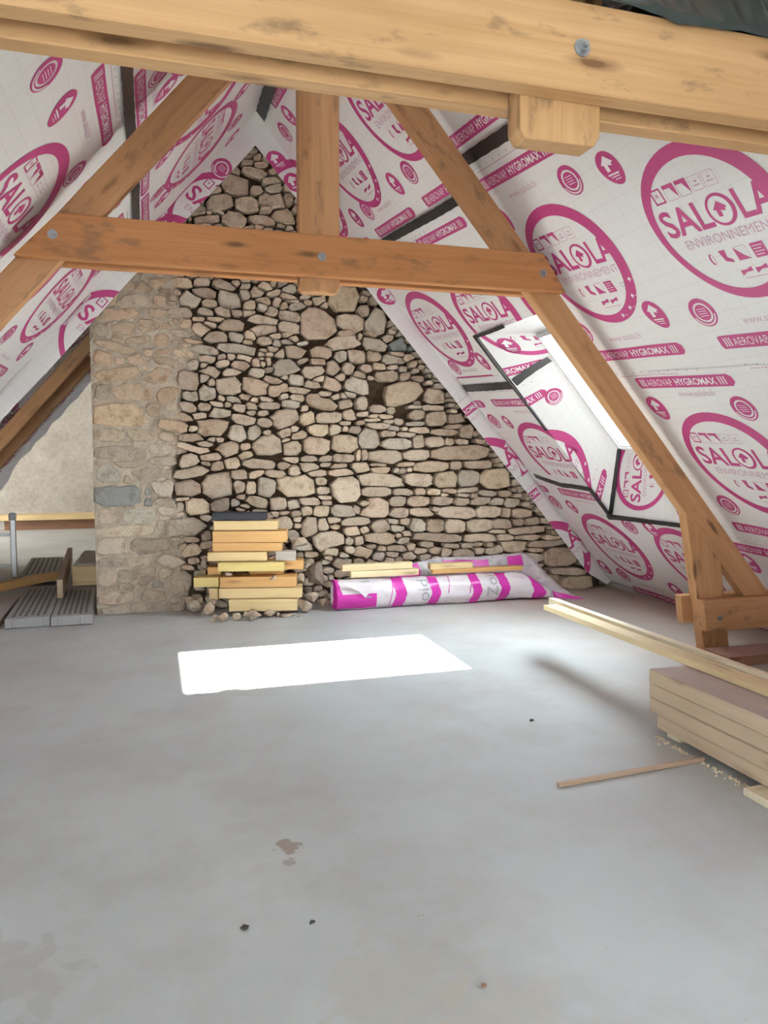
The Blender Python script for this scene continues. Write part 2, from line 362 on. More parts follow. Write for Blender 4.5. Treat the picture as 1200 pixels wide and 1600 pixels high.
ceil_r = roof_slab(1, WINS_R, -3.2, 19.7, 'ceiling', 'right roof slope lined with white membrane printed in magenta')
WINS_L = []
ceil_l = roof_slab(-1, WINS_L, -3.2, 12.0, 'ceiling', 'left roof slope lined with white membrane printed in magenta')

# -- surface maps of the membrane
WIN_FAR, WIN_NEAR, OP0, OP1 = 6.50, 4.97, 1.228, 3.406           # opening cut in the membrane
LIN = math.hypot(WIN_FAR-6.10, 0.27)
def wob(side, Y, s):
    d = 0.011*noise2(Y*0.9+3*side, s*0.8, 3)+0.006*noise2(Y*2.1, s*1.7+side, 5)
    return d
def surf(side, Y, s, o, bay):
    Y = np.asarray(Y, float); s = np.asarray(s, float); o = np.asarray(o, float)+0*Y
    d = wob(side, np.minimum(Y, YF), s)
    P = roofpt(side, np.minimum(Y, YF) if bay != 'back' else Y, s, d+o)
    if bay != 'back':
        e = np.maximum(Y-YF, 0)*np.clip(.12+s/.45, 0, 1)                                  # turned down onto the wall face
        fold = e > 0
        if fold.any():
            x0 = XR if side > 0 else XL
            ee = e+d
            Q = np.stack([x0-side*s*CA-side*SA*ee, YF-o-0.004*np.sin(s*9)-0.01*np.minimum(1, e/0.1), s*SA-CA*ee], -1)
            P = np.where(fold[..., None], Q, P)
    return P
def lining_far(Yx, s, o):
    """far reveal: Yx measured on from the opening's edge"""
    e = np.clip((WIN_FAR-Yx)/LIN, 0, 1.0)
    t = (s-OP0)/(OP1-OP0); s2 = WS0+t*(WS1-WS0)
    A = roofpt(1, WIN_FAR+0*s, s, 0); B = roofpt(1, 6.10+0*s, s2, -0.27)
    P = A*(1-e[..., None])+B*e[..., None]
    dirv = np.array([0.27/LIN*0.757, -0.40/LIN*0-0.83, 0.27/LIN*0.65]); dirv = np.array([-SA*0.83, -0.56, -CA*0.83])
    nrm = np.array([-SA*0.56*0-0.0, -1.0, 0.0])
    return P+np.asarray(o)[..., None]*nrm
def lining_bottom(Y, v, o):
    """bottom reveal: v from 0 at the membrane edge to 1 at the frame"""
    A = roofpt(1, Y, OP0+0*Y, 0); tt = (Y-WIN_NEAR)/(WIN_FAR-WIN_NEAR)
    B = roofpt(1, 4.93+tt*(6.10-4.93), WS0+0*Y, -0.27)
    P = A*(1-v[..., None])+B*v[..., None]
    return P+np.asarray(o)[..., None]*np.array([-0.9, 0, 0.3])

def grid_bm(y0, y1, s0, s1, tilt, step=0.055):
    ny = max(2, int(math.ceil((y1-y0)/step))); ns = max(2, int(math.ceil((s1-s0)/step)))
    ys = np.linspace(y0, y1, ny+1); V = []; F = []
    for y in ys:
        for j in range(ns+1):
            t = j/ns; V.append((y, (s0+(s1-s0)*t)+tilt*(y-6.0), 0))
    for i in range(ny):
        for j in range(ns): a = i*(ns+1)+j; F.append((a, a+ns+1, a+ns+2, a+1))
    return V, F
def bm_from(V, F, mi=None):
    bm = bmesh.new(); vs = [bm.verts.new(v) for v in V]
    for k, f in enumerate(F):
        try:
            fc = bm.faces.new([vs[i] for i in f])
            if mi is not None: fc.material_index = mi[k]
        except ValueError: pass
    return bm
def cut(bm, axis, val):
    co = [0, 0, 0]; no = [0, 0, 0]; co[axis] = val; no[axis] = 1
    bmesh.ops.bisect_plane(bm, geom=list(bm.verts)+list(bm.edges)+list(bm.faces), plane_co=co, plane_no=no, dist=1e-6)
def arrays(bm):
    bm.verts.index_update()
    V = np.array([v.co[:] for v in bm.verts]) if len(bm.verts) else np.zeros((0, 3))
    F = [[v.index for v in f.verts] for f in bm.faces]; mi = [f.material_index for f in bm.faces]; return V, F, mi
def in_hole(side, bay, y, s):
    if side < 0: return bay == 'near' and WS0 < s < WS1 and any(a < y < b for a, b in WINS_L)
    if bay == 'far': return WIN_NEAR < y < WIN_FAR and OP0 < s < OP1
    if bay == 'near': return (0.15 < y < 0.85 or WIN_NEAR < y) and WS0 < s < WS1 if y < 4 else (WIN_NEAR < y and OP0 < s < OP1)
    return 11.5 < y < 12.9 and WS0 < s < WS1
def membrane(side, bay, y0, y1, s0, s1, tilt, off, parent):
    V, F = grid_bm(y0, y1, s0, s1, tilt); bm = bm_from(V, F)
    if bay != 'back': cut(bm, 0, YF); cut(bm, 0, YF-0.02)
    if side > 0:
        for v in {'far': (WIN_NEAR, WIN_FAR), 'near': (0.15, 0.85, WIN_NEAR), 'back': (11.5, 12.9)}[bay]: cut(bm, 0, v)
        for v in ((OP0, OP1) if bay == 'far' else (WS0, WS1, OP0, OP1)): cut(bm, 1, v)
    elif bay == 'near':
        for v in [q for w_ in WINS_L for q in w_]: cut(bm, 0, v)
        for v in (WS0, WS1): cut(bm, 1, v)
    dead = [f for f in bm.faces if in_hole(side, bay, *f.calc_center_median()[:2])]
    bmesh.ops.delete(bm, geom=dead, context='FACES')
    V, F, mi = arrays(bm); bm.free()
    P = surf(side, V[:, 0], V[:, 1], np.full(len(V), off), bay)
    return put('membrane_strip', P, F, 'membrane', parent, uv=V[:, :2], smooth=True)

STRIPS = {}
def add_strip(key, side, bay, y0, y1, s0, s1, tilt, off, parent):
    STRIPS[key] = dict(ob=membrane(side, bay, y0, y1, s0, s1, tilt, off, parent), side=side, bay=bay, off=off, tilt=tilt, prints=[])
FE = YF+0.18
add_strip('K', 1, 'far', 5.0, FE, 4.46, SR, 0.08, 0.000, ceil_r)
add_strip('F', 1, 'far', 5.0, FE, 2.88, 4.50, 0.08, 0.005, ceil_r)
add_strip('G', 1, 'far', 5.0, FE, 1.60, 2.92, 0.08, 0.010, ceil_r)
add_strip('H', 1, 'far', 5.0, FE, 0.0, 1.64, 0.08, 0.015, ceil_r)
add_strip('N0', 1, 'near', -3.0, 5.0, 4.66, SR, 0.08, 0.000, ceil_r)
add_strip('N1', 1, 'near', -3.0, 5.0, 2.82, 4.70, 0.08, 0.005, ceil_r)
add_strip('N2', 1, 'near', -3.0, 5.0, 1.18, 2.86, 0.08, 0.010, ceil_r)
add_strip('N3', 1, 'near', -3.0, 5.0, 0.0, 1.22, 0.06, 0.015, ceil_r)
add_strip('B', 1, 'back', 7.9, 19.5, 0.0, SR, 0.0, 0.0, ceil_r)
add_strip('L1', -1, 'near', -3.0, FE, 4.54, SR, 0.0, 0.000, ceil_l)
add_strip('L2', -1, 'near', -3.0, FE, 2.80, 4.58, 0.0, 0.005, ceil_l)
add_strip('L3', -1, 'near', -3.0, FE, 0.0, 2.84, 0.0, 0.010, ceil_l)
add_strip('LB1', -1, 'back', 7.9, 12.0, 3.2, SR, 0.0, 0.0, ceil_l)
add_strip('LB2', -1, 'back', 7.9, 12.0, 1.0, 3.22, 0.0, 0.005, ceil_l)

# -- window reveals
def lin_grid(fn, a0, a1, b0, b1, na, nb):
    A, B = np.meshgrid(np.linspace(a0, a1, na+1), np.linspace(b0, b1, nb+1), indexing='ij')
    P = fn(A.ravel(), B.ravel(), np.zeros(A.size)); F = [(i*(nb+1)+j, (i+1)*(nb+1)+j, (i+1)*(nb+1)+j+1, i*(nb+1)+j+1) for i in range(na) for j in range(nb)]
    return P, F, np.stack([A.ravel(), B.ravel()], -1)
P, F, U = lin_grid(lining_far, WIN_FAR-LIN, WIN_FAR, OP0, OP1, 8, 30)
lin_f = put('window_lining', P, F, 'membrane', ceil_r, uv=U, smooth=True)
P, F, U = lin_grid(lining_bottom, WIN_NEAR, WIN_FAR, 0, 1, 24, 10)
lin_b = put('window_lining', P, F, 'membrane', ceil_r, uv=U, smooth=True)
q = np.array([(WIN_NEAR, OP1), (WIN_FAR, OP1)]).T; q2 = np.array([(4.93, WS1), (6.10, WS1)]).T
put('window_lining', np.vstack([roofpt(1, *q, 0), roofpt(1, *q2, -0.27)]), [(0, 1, 3, 2)], 'membrane', ceil_r, uv=[(0, 0), (1, 0), (0, .4), (1, .4)])
q = np.array([(WIN_NEAR, OP0), (WIN_NEAR, OP1)]).T; q2 = np.array([(4.93, WS0), (4.93, WS1)]).T
put('window_lining', np.vstack([roofpt(1, *q, 0), roofpt(1, *q2, -0.27)]), [(0, 1, 3, 2)], 'membrane', ceil_r, uv=[(0, 0), (1, 0), (0, .4), (1, .4)])

# -- the roof windows
WSIDE = [1]
def win_box(mb, ya, yb, sa, sb, oa, ob, mi=0, side=1):
    P = np.concatenate([roofpt(WSIDE[0], *np.array([(ya, sa), (yb, sa), (yb, sb), (ya, sb)]).T, o) for o in (oa, ob)])
    mb.add(P, [[0, 1, 2, 3], [7, 6, 5, 4], [0, 4, 5, 1], [1, 5, 6, 2], [2, 6, 7, 3], [3, 7, 4, 0]], mi)
def ring_box(mb, ya, yb, sa, sb, w, oa, ob, mi=0):
    win_box(mb, ya, yb, sa, sa+w, oa, ob, mi); win_box(mb, ya, yb, sb-w, sb, oa, ob, mi)
    win_box(mb, ya, ya+w, sa+w, sb-w, oa, ob, mi); win_box(mb, yb-w, yb, sa+w, sb-w, oa, ob, mi)
for i, (ya, yb) in enumerate(WINS_R+WINS_L):
    WSIDE[0] = 1 if i < 2 else -1
    c = roofpt(WSIDE[0], (ya+yb)/2, WS0, -0.3)
    w = thing('window_%d' % (i+1), ['white framed roof window in the right slope behind the truss post', 'unseen roof window added for light in the right slope beside the near truss', 'white framed roof window in the right slope of the far room', 'white framed roof window in the left slope, nearest the viewer', 'white framed roof window in the left slope before the nearest truss'][i], 'roof window', tuple(c), kind='structure')
    mb = MB(); ring_box(mb, ya, yb, WS0, WS1, 0.022, -0.262, -0.43); put('window_frame', mb.arr(), mb.F, 'frame_white', w)
    mb = MB(); ring_box(mb, ya+0.022, yb-0.022, WS0+0.022, WS1-0.022, 0.020, -0.275, -0.36)
    sash = put('sash', mb.arr(), mb.F, 'frame_white', w)
    mb = MB(); ring_box(mb, ya+0.041, yb-0.041, WS0+0.041, WS1-0.041, 0.004, -0.284, -0.296); put('gasket', mb.arr(), mb.F, 'frame_grey', sash)
    mb = MB(); win_box(mb, ya+0.04, yb-0.04, WS0+0.04, WS1-0.04, -0.296, -0.300); put('pane', mb.arr(), mb.F, 'glass', w)
    mb = MB(); win_box(mb, ya+0.10, yb-0.04, WS1-0.040, WS1-0.004, -0.235, -0.262); put('vent_bar', mb.arr(), mb.F, 'frame_grey', w)
    if i:
        mb = MB(); ring_box(mb, ya-0.004, yb+0.004, WS0-0.004, WS1+0.004, 0.004, 0.0, -0.265); put('window_lining', mb.arr(), mb.F, 'membrane', w)

# ------------------------------------------------------------------ printed pattern
def glyphs(s, bold=0.0):
    cu = bpy.data.curves.new('t', 'FONT'); cu.body = s; cu.size = 1; cu.offset = bold; cu.resolution_u = 3; cu.fill_mode = 'FRONT'
    ob = bpy.data.objects.new('t', cu); COL.objects.link(ob)
    dg = bpy.context.evaluated_depsgraph_get(); dg.update(); ev = ob.evaluated_get(dg); me = ev.to_mesh()
    V = np.array([v.co[:2] for v in me.vertices]); F = [list(p.vertices) for p in me.polygons]
    ev.to_mesh_clear(); bpy.data.objects.remove(ob); bpy.data.curves.remove(cu)
    V = V-V.min(0); return V, F
class Art:
    """flat artwork: (u, v, layer) with four inks: 0 magenta 1 white 2 pale magenta 3 grey"""
    def __init__(s): s.V = []; s.F = []; s.mi = []; s.n = 0
    def add(s, V, F, ink, layer):
        V = np.asarray(V, float); s.V.append(np.column_stack([V, np.full(len(V), float(layer))])); s.F += [[i+s.n for i in f] for f in F]; s.mi += [ink]*len(F); s.n += len(V)
    def poly(s, P, ink=0, layer=0): s.add(P, [list(range(len(P)))], ink, layer)
    def rect(s, x0, y0, x1, y1, ink=0, layer=0): s.poly([(x0, y0), (x1, y0), (x1, y1), (x0, y1)], ink, layer)
    def frame(s, x0, y0, x1, y1, w, ink=0, layer=0):
        s.rect(x0, y0, x1, y0+w, ink, layer); s.rect(x0, y1-w, x1, y1, ink, layer); s.rect(x0, y0+w, x0+w, y1-w, ink, layer); s.rect(x1-w, y0+w, x1, y1-w, ink, layer)
    def ellipse(s, cx, cy, a, b, ink=0, layer=0, n=32, egg=0.0, rot=0.0):
        t = np.linspace(0, 2*math.pi, n, endpoint=False); x = a*np.cos(t)*(1+egg*np.sin(t)); y = b*np.sin(t)
        s.poly(np.column_stack([cx+x*math.cos(rot)-y*math.sin(rot), cy+x*math.sin(rot)+y*math.cos(rot)]), ink, layer)
    def ring(s, o, i, ink=0, layer=0, n=56):
        t = np.linspace(0, 2*math.pi, n, endpoint=False)
        def pts(e):
            cx, cy, a, b, egg, rot = e; x = a*np.cos(t)*(1+egg*np.sin(t)); y = b*np.sin(t)
            return np.column_stack([cx+x*math.cos(rot)-y*math.sin(rot), cy+x*math.sin(rot)+y*math.cos(rot)])
        V = np.vstack([pts(o), pts(i)]); s.add(V, [[k, (k+1) % n, n+(k+1) % n, n+k] for k in range(n)], ink, layer)
    def text(s, st, x0, y0, w, h, ink=0, layer=0, bold=0.0, rot=0):
        V, F = glyphs(st, bold); V = V/V.max(0)*np.array([w, h]); s.add(V+np.array([x0, y0]), F, ink, layer)
    def house(s, cx, cy, r, ink=1, layer=1):
        s.poly([(cx-r, cy+0.05*r), (cx, cy+r), (cx, cy+0.45*r), (cx-0.55*r, cy-0.05*r)], ink, layer)
        s.poly([(cx, cy+r), (cx+r, cy+0.05*r), (cx+0.55*r, cy-0.05*r), (cx, cy+0.45*r)], ink, layer)
        s.poly([(cx-0.62*r, cy), (cx-0.05*r, cy+0.5*r), (cx-0.05*r, cy-r*0.9), (cx-0.62*r, cy-r*0.9)], ink, layer)
        s.poly([(cx-0.05*r, cy+0.5*r), (cx+0.62*r, cy), (cx+0.62*r, cy-r*0.35), (cx-0.05*r, cy-0.15*r)], ink, layer)
    def finish(s, step=0.075):
        V = np.vstack(s.V); bm = bm_from(V, s.F, s.mi)
        bmesh.ops.triangulate(bm, faces=[f for f in bm.faces if len(f.verts) > 4])
        lo, hi = V.min(0), V.max(0)
        for ax in (0, 1):
            x = math.ceil(lo[ax]/step)*step+1e-4
            while x < hi[ax]: cut(bm, ax, x); x += step
        a = arrays(bm); bm.free(); return a
def art_oval():
    A = Art(); c = .43
    A.ring((c, 0, .43, .46, .06, 0.05), (c-.020, -.006, .362, .388, .05, 0.02))
    A.text('SAL', .085, -.02, .335, .165, 0, 0, 0.018)
    A.ring((.497, .062, .088, .092, 0, 0), (.492, .062, .068, .076, 0, 0), n=32); A.house(.495, .066, .045, 0, 0)
    A.text('LA', .600, -.02, .215, .165, 0, 0, 0.018)
    A.text('ENVIRONNEMENT', .155, -.105, .60, .055, 2, 0, -0.004)
    for k in range(3): A.rect(.175, .172+.0, .176, .173, 2)
    A.frame(.130, .185, .205, .275, .010, 0)
    A.rect(.155, .225, .175, .245, 2, 0)
    for x in (.225, .315):
        A.rect(x, .255, x+.078, .277); A.poly([(x+.045, .255), (x+.078, .255), (x+.078, .190)]); A.frame(x, .185, x+.078, .257, .003, 2)
    for x in (.405, .495): A.frame(x, .190, x+.078, .272, .003, 2); A.rect(x+.015, .215, x+.06, .222, 2); A.rect(x+.03, .235, x+.05, .245, 2)
    A.ring((.265, -.190, .016, .034, 0, 0), (.272, -.190, .012, .028, 0, 0), 0, 0, 16)
    A.poly([(.330, -.150), (.372, -.150), (.368, -.195), (.395, -.215), (.395, -.232), (.345, -.215)])
    A.poly([(.430, -.150), (.430, -.228), (.505, -.228), (.475, -.205)]); A.frame(.428, -.230, .507, -.148, .003, 2)
    A.rect(.535, -.235, .615, -.150)
    for k in range(4): A.rect(.545, -.165-.017*k-.004, .605-.012*(k % 2), -.165-.017*k, 1, 1)
    A.text('CE', .675, -.215, .05, .035, 3, 0)
    for x in (.395, .490): A.poly([(x, -.318), (x+.035, -.300), (x+.075, -.300), (x+.075, -.272), (x+.04, -.285), (x, -.285)])
    A.rect(.40, -.338, .56, -.333, 2)
    for th in (-1.35, -1.05, -.75, -.42):
        A.house(c+.393*math.cos(th), .424*math.sin(th), .017)
        A.rect(c+.393*math.cos(th)+.022, .424*math.sin(th)-.002, c+.393*math.cos(th)+.05, .424*math.sin(th)+.001, 1, 1)
    return A.finish()
def art_band():
    A = Art(); w, h = .90, .047
    A.poly([(.0, -h*.55), (.012, -h), (w-.03, -h), (w, -h*.35), (w-.004, h*.5), (w-.035, h), (.02, h), (.0, h*.8)])
    for x in (.040, .060, .080): A.rect(x, -.030, x+.009, .032, 1, 1)
    A.text('AEROVAP', .105, -.028, .250, .054, 1, 1, -0.006); A.text('HYGROMAX', .385, -.028, .370, .056, 1, 1, 0.020)
    for x in (.780, .803, .826): A.rect(x, -.030, x+.009, .032, 1, 1)
    return A.finish()
def art_circle():
    A = Art()
    A.ring((0, 0, .095, .098, 0, 0), (0, 0, .066, .068, 0, 0), 0, 0, 36); A.ellipse(0, 0, .053, .055, 0, 0, 28)
    for k in range(22):
        th = -2.75+k*0.12
        A.rect(.080*math.cos(th)-.004, .083*math.sin(th)-.006, .080*math.cos(th)+.004, .083*math.sin(th)+.006, 1, 1)
    for k in range(4): A.rect(-.034+.006*(k % 2), .024-.016*k, .034, .028-.016*k, 1, 1)
    return A.finish()
def art_leaf():
    A = Art(); A.ellipse(0, 0, .083, .108, 0, 0, 36, egg=.14, rot=.35); A.house(-.004, .030, .05)
    A.rect(-.045, -.040, .045, -.030, 1, 1); A.rect(-.03, -.054, .04, -.048, 1, 1); A.rect(-.01, -.070, .04, -.065, 1, 1)
    return A.finish()
def art_www():
    A = Art(); A.text('www.salola.fr', 0, -.02, .34, .048, 2, 0, -0.008); return A.finish()
def art_ticks():
    A = Art()
    for k in range(10): A.poly([(.05+.09*k, 0), (.062+.09*k, -.004), (.058+.09*k, .018)], 3, 0)
    for k in range(24): A.rect(.08+.025*k, -.026, .08+.025*k+.017, -.018, 2, 0)
    return A.finish()
ARTS = dict(o=art_oval(), b=art_band(), c=art_circle(), l=art_leaf(), w=art_www(), t=art_ticks())

def place(key, kind, Y, s, k=1.0, rot=0.0, fold=None, ylim=None):
    """left end (ovals, bands, lettering) or middle (logos) of a motif at Y, s; reading direction follows the slope"""
    st = STRIPS[key]; side = st['side']; V, F, mi = ARTS[kind]
    u = V[:, 0]*k; v = V[:, 1]*(k if kind != 'o' else 1.0)
    if rot: u, v = u*math.cos(rot)-v*math.sin(rot), u*math.sin(rot)+v*math.cos(rot)
    yy = Y-u if side > 0 else Y+u
    ss = s+v+st['tilt']*(yy-(Y-0.43 if side > 0 else Y+0.43))
    Q = np.column_stack([yy, ss, V[:, 2]]); lay = V[:, 2]
    walled = st['bay'] != 'back' and yy.max() > YF
    framed = side > 0 and st['bay'] == 'far' and yy.min() < WIN_FAR and ss.min() < OP1 and ss.max() > OP0
    if side > 0 and ylim is None and st['bay'] == 'far' and yy.min() < 5.0: ylim = (5.0, 99)
    if side > 0 and ylim is None and st['bay'] == 'near' and yy.max() > 5.0: ylim = (-99, 5.0)
    if side < 0 and st['bay'] == 'near' and yy.min() < 3.0: return
    if walled or framed or ylim or st['bay'] == 'back' or ss.min() < 0.01:
        bm = bm_from(Q, F, mi)
        if walled: cut(bm, 0, YF); cut(bm, 0, FE-.001); cut(bm, 0, YF+.1)
        if framed:
            for a, vals in ((0, (WIN_FAR, WIN_FAR-LIN+.002)), (1, (OP0, OP1))):
                for vv in vals: cut(bm, a, vv)
        if ylim: cut(bm, 0, ylim[0]); cut(bm, 0, ylim[1])
        cut(bm, 1, 0.0); cut(bm, 1, SR)
        dead = []
        for f in bm.faces:
            c = f.calc_center_median(); y, sv = c[0], c[1]
            bad = sv < 0 or sv > SR or (st['bay'] != 'back' and y > FE)
            if framed and y < WIN_FAR and OP0 < sv < OP1 and y < WIN_FAR-LIN: bad = True
            if ylim and not (ylim[0] < y < ylim[1]): bad = True
            if bad: dead.append(f)
        bmesh.ops.delete(bm, geom=dead, context='FACES'); Q, F, mi = arrays(bm); bm.free(); lay = Q[:, 2] if len(Q) else lay
    if not len(F): return
    off = st['off']+0.0018+lay*0.0018
    P = surf(side, Q[:, 0], Q[:, 1], off, st['bay'])
    if framed:
        # whatever runs past the opening's edge carries on down the reveal; vertices exactly on the edge agree on both maps
        inside = np.zeros(len(Q), bool)
        for f in F:
            c = Q[f].mean(0)
            if c[0] < WIN_FAR and OP0 < c[1] < OP1: inside[f] = True
        P2 = lining_far(Q[:, 0], np.clip(Q[:, 1], OP0, OP1), 0.0025+lay*0.0018)
        P = np.where((inside & (Q[:, 0] < WIN_FAR+1e-5))[:, None], P2, P)
    st['prints'].append((P, F, mi))
def place_on(lst, fn, kind, a, b, ka, kb, rot=0.0, clip=None):
    V, F, mi = ARTS[kind]; u, v = V[:, 0], V[:, 1]
    u2, v2 = u*math.cos(rot)-v*math.sin(rot), u*math.sin(rot)+v*math.cos(rot)
    A_, B_ = a-u2*ka, b+v2*kb
    bm = bm_from(np.column_stack([A_, B_, V[:, 2]]), F, mi)
    (a0, a1), (b0, b1) = clip
    for ax, vv in ((0, a0), (0, a1), (1, b0), (1, b1)): cut(bm, ax, vv)
    bmesh.ops.delete(bm, geom=[f for f in bm.faces if not (a0 < f.calc_center_median()[0] < a1 and b0 < f.calc_center_median()[1] < b1)], context='FACES')
    Q, F, mi = arrays(bm); bm.free()
    if len(F): lst.append((fn(Q[:, 0], Q[:, 1], 0.003+Q[:, 2]*0.0018), F, mi))
def rows(key, items):
    for it in items: place(key, *it[:3], **(it[3] if len(it) > 3 else {}))
# far bay, right
rows('K', [('b', 6.92, 4.625), ('b', 5.78, 4.54), ('b', 8.05, 4.70), ('w', 6.6, 4.76), ('c', 5.69, 4.78), ('l', 6.00, 4.80), ('c', 6.79, 4.83), ('l', 7.10, 4.86),
           ('o', 6.97, 5.28), ('o', 5.83, 5.27), ('o', 8.10, 5.30), ('c', 6.05, 5.80), ('l', 5.75, 5.82), ('c', 7.2, 5.84), ('l', 6.9, 5.86), ('l', 7.66, 5.50), ('b', 7.05, 6.05), ('b', 5.9, 5.98)])
rows('F', [('t', 6.95, 4.44), ('b', 6.32, 4.32), ('b', 7.50, 4.38), ('w', 6.2, 4.18), ('c', 6.75, 4.10), ('l', 7.62, 4.12), ('o', 7.56, 3.60, dict(k=1.05)), ('o', 6.52, 3.52, dict(k=1.08)), ('o', 5.42, 3.45, dict(k=1.05)),
           ('c', 7.42, 3.14), ('l', 6.74, 3.12), ('w', 7.30, 3.08), ('b', 7.56, 2.985, dict(k=.92)), ('b', 7.00, 2.99, dict(ylim=(5.9, WIN_FAR))), ('l', 6.30, 3.22, dict(ylim=(5.9, WIN_FAR)))])
rows('G', [('t', 7.2, 2.82), ('t', 8.1, 2.87), ('b', 7.17, 2.655), ('b', 8.27, 2.73), ('w', 6.86, 2.52), ('w', 7.95, 2.60), ('c', 7.44, 2.43), ('l', 7.16, 2.40, dict(k=.8)), ('c', 6.24, 2.48), ('o', 7.23, 1.95, dict(k=1.06)), ('o', 8.42, 2.0, dict(k=1.05))])
rows('H', [('t', 7.2, 1.60), ('t', 8.1, 1.64), ('b', 7.16, 1.475), ('b', 8.30, 1.55), ('w', 6.95, 1.37), ('w', 7.95, 1.44), ('c', 7.45, 1.29), ('l', 7.13, 1.26, dict(k=.85)), ('c', 6.28, 1.08), ('l', 5.95, 1.08), ('o', 7.25, .76, dict(k=1.0)), ('o', 8.42, .80, dict(k=1.05)), ('o', 6.08, .70),
           ('l', 7.44, .33), ('c', 7.14, .27), ('l', 6.30, .22), ('c', 5.95, .20), ('w', 6.9, .17), ('b', 7.13, .065), ('b', 5.95, .0)])
# near bay, right
yo = 4.95
rows('N0', [('t', 4.95, 4.74), ('b', 4.98, 4.70), ('b', 3.77, 4.62), ('w', 4.7, 4.83), ('o', 4.95, 5.38), ('o', 3.73, 5.3), ('o', 2.5, 5.2), ('c', 4.1, 4.86), ('l', 3.8, 4.84)])
for i in range(4):
    d = 1.21*i; e = .085*i
    rows('N1', [('t', 4.97-d, 4.475-e), ('b', 4.96-d, 4.36-e), ('w', 4.74-d, 4.20-e), ('c', 4.11-d, 4.07-e), ('l', 4.97-d, 4.09-e), ('o', 4.95-d, 3.615-e, dict(k=1.0)),
                ('l', 4.15-d, 3.10-e), ('c', 4.98-d, 3.12-e), ('w', 4.74-d, 3.015-e), ('b', 5.0-d, 2.905-e)])
    rows('N2', [('t', 4.97-d, 2.735-e), ('b', 4.76-d, 2.63-e), ('w', 4.42-d, 2.50-e), ('l', 4.72-d, 2.40-e), ('c', 3.93-d, 2.34-e), ('o', 4.71-d, 1.91-e), ('c', 4.70-d, 1.47-e), ('l', 3.92-d, 1.42-e), ('w', 4.4-d, 1.32-e), ('b', 4.80-d, 1.25-e)])
    rows('N3', [('t', 4.9-d, 1.13-e), ('b', 5.02-d, 1.04-e), ('w', 4.6-d, .94-e), ('o', 4.85-d, .42-e), ('l', 4.9-d, .86-e), ('c', 4.0-d, .82-e), ('b', 4.85-d, .05-e*.5)])
# left slope
for Y0 in (1.6, 2.8, 4.0, 5.18, 6.32):
    rows('L2', [('b', Y0-.02, 4.38), ('w', Y0+.22, 4.25), ('c', Y0+.82, 4.10), ('l', Y0+.0, 4.13), ('o', Y0+.03, 3.64, dict(k=1.08)), ('l', Y0+.85, 3.14), ('c', Y0+.02, 3.16), ('b', Y0-.02, 2.90), ('w', Y0+.3, 3.02), ('t', Y0, 4.49)])
    rows('L3', [('b', Y0+.1, 2.70), ('c', Y0+.9, 2.40), ('l', Y0+.1, 2.40), ('o', Y0+.1, 1.93), ('b', Y0+.1, 1.2), ('o', Y0+.1, .5)])
for Y0 in (2.1, 3.27, 4.44, 5.55, 6.50):
    rows('L1', [('b', Y0, 4.68), ('w', Y0+.3, 4.80), ('l', Y0+.55, 4.90), ('c', Y0+.28, 4.84), ('o', Y0-.18, 5.38, dict(k=1.08)), ('c', Y0+.60, 5.86), ('l', Y0+.95, 5.87), ('t', Y0, 4.60)])
rows('L1', [('o', 7.50, 5.20), ('c', 7.66, 5.62), ('o', 7.45, 4.6)])
rows('L2', [('o', 7.52, 3.7), ('b', 7.35, 4.40)])
rows('K', [('l', 7.665, 5.75)])
for Y0 in (8.0, 9.3, 10.6):
    rows('LB1', [('o', Y0, 5.2), ('o', Y0+.2, 3.9), ('b', Y0, 4.6)]); rows('LB2', [('o', Y0, 2.6), ('b', Y0, 3.1), ('c', Y0+1, 3.0), ('b', Y0+.2, 1.95), ('o', Y0+.3, 1.45)])
def join_print(parent, lst):
    V = []; F = []; mi = []; n = 0
    for P, f, m in lst: V.append(P); F += [[i+n for i in q] for q in f]; mi += m; n += len(P)
    return put('printed_lettering', np.vstack(V), F, ['magenta', 'print_white', 'magenta_pale', 'print_grey'], parent, kind='stuff', mi=mi)
for k_, st in STRIPS.items():
    if st['prints']: join_print(st['ob'], st['prints'])
# artwork on the bottom reveal, turned on its side
lst = []
def lb(A_, B_, o): return lining_bottom(A_, np.clip(B_/0.70, 0, 1), o)
cl = ((WIN_NEAR, WIN_FAR-.005), (0.0, 0.695))
place_on(lst, lb, 'o', 6.06, 0.08, 1.0, 1.0, math.pi/2, cl); place_on(lst, lb, 'c', 5.42, 0.15, 1, 1, math.pi/2, cl); place_on(lst, lb, 'l', 5.10, 0.10, 1, 1, math.pi/2, cl); place_on(lst, lb, 'b', 5.2, 0.3, 1, 1, math.pi/2, cl)
join_print(lin_b, lst)

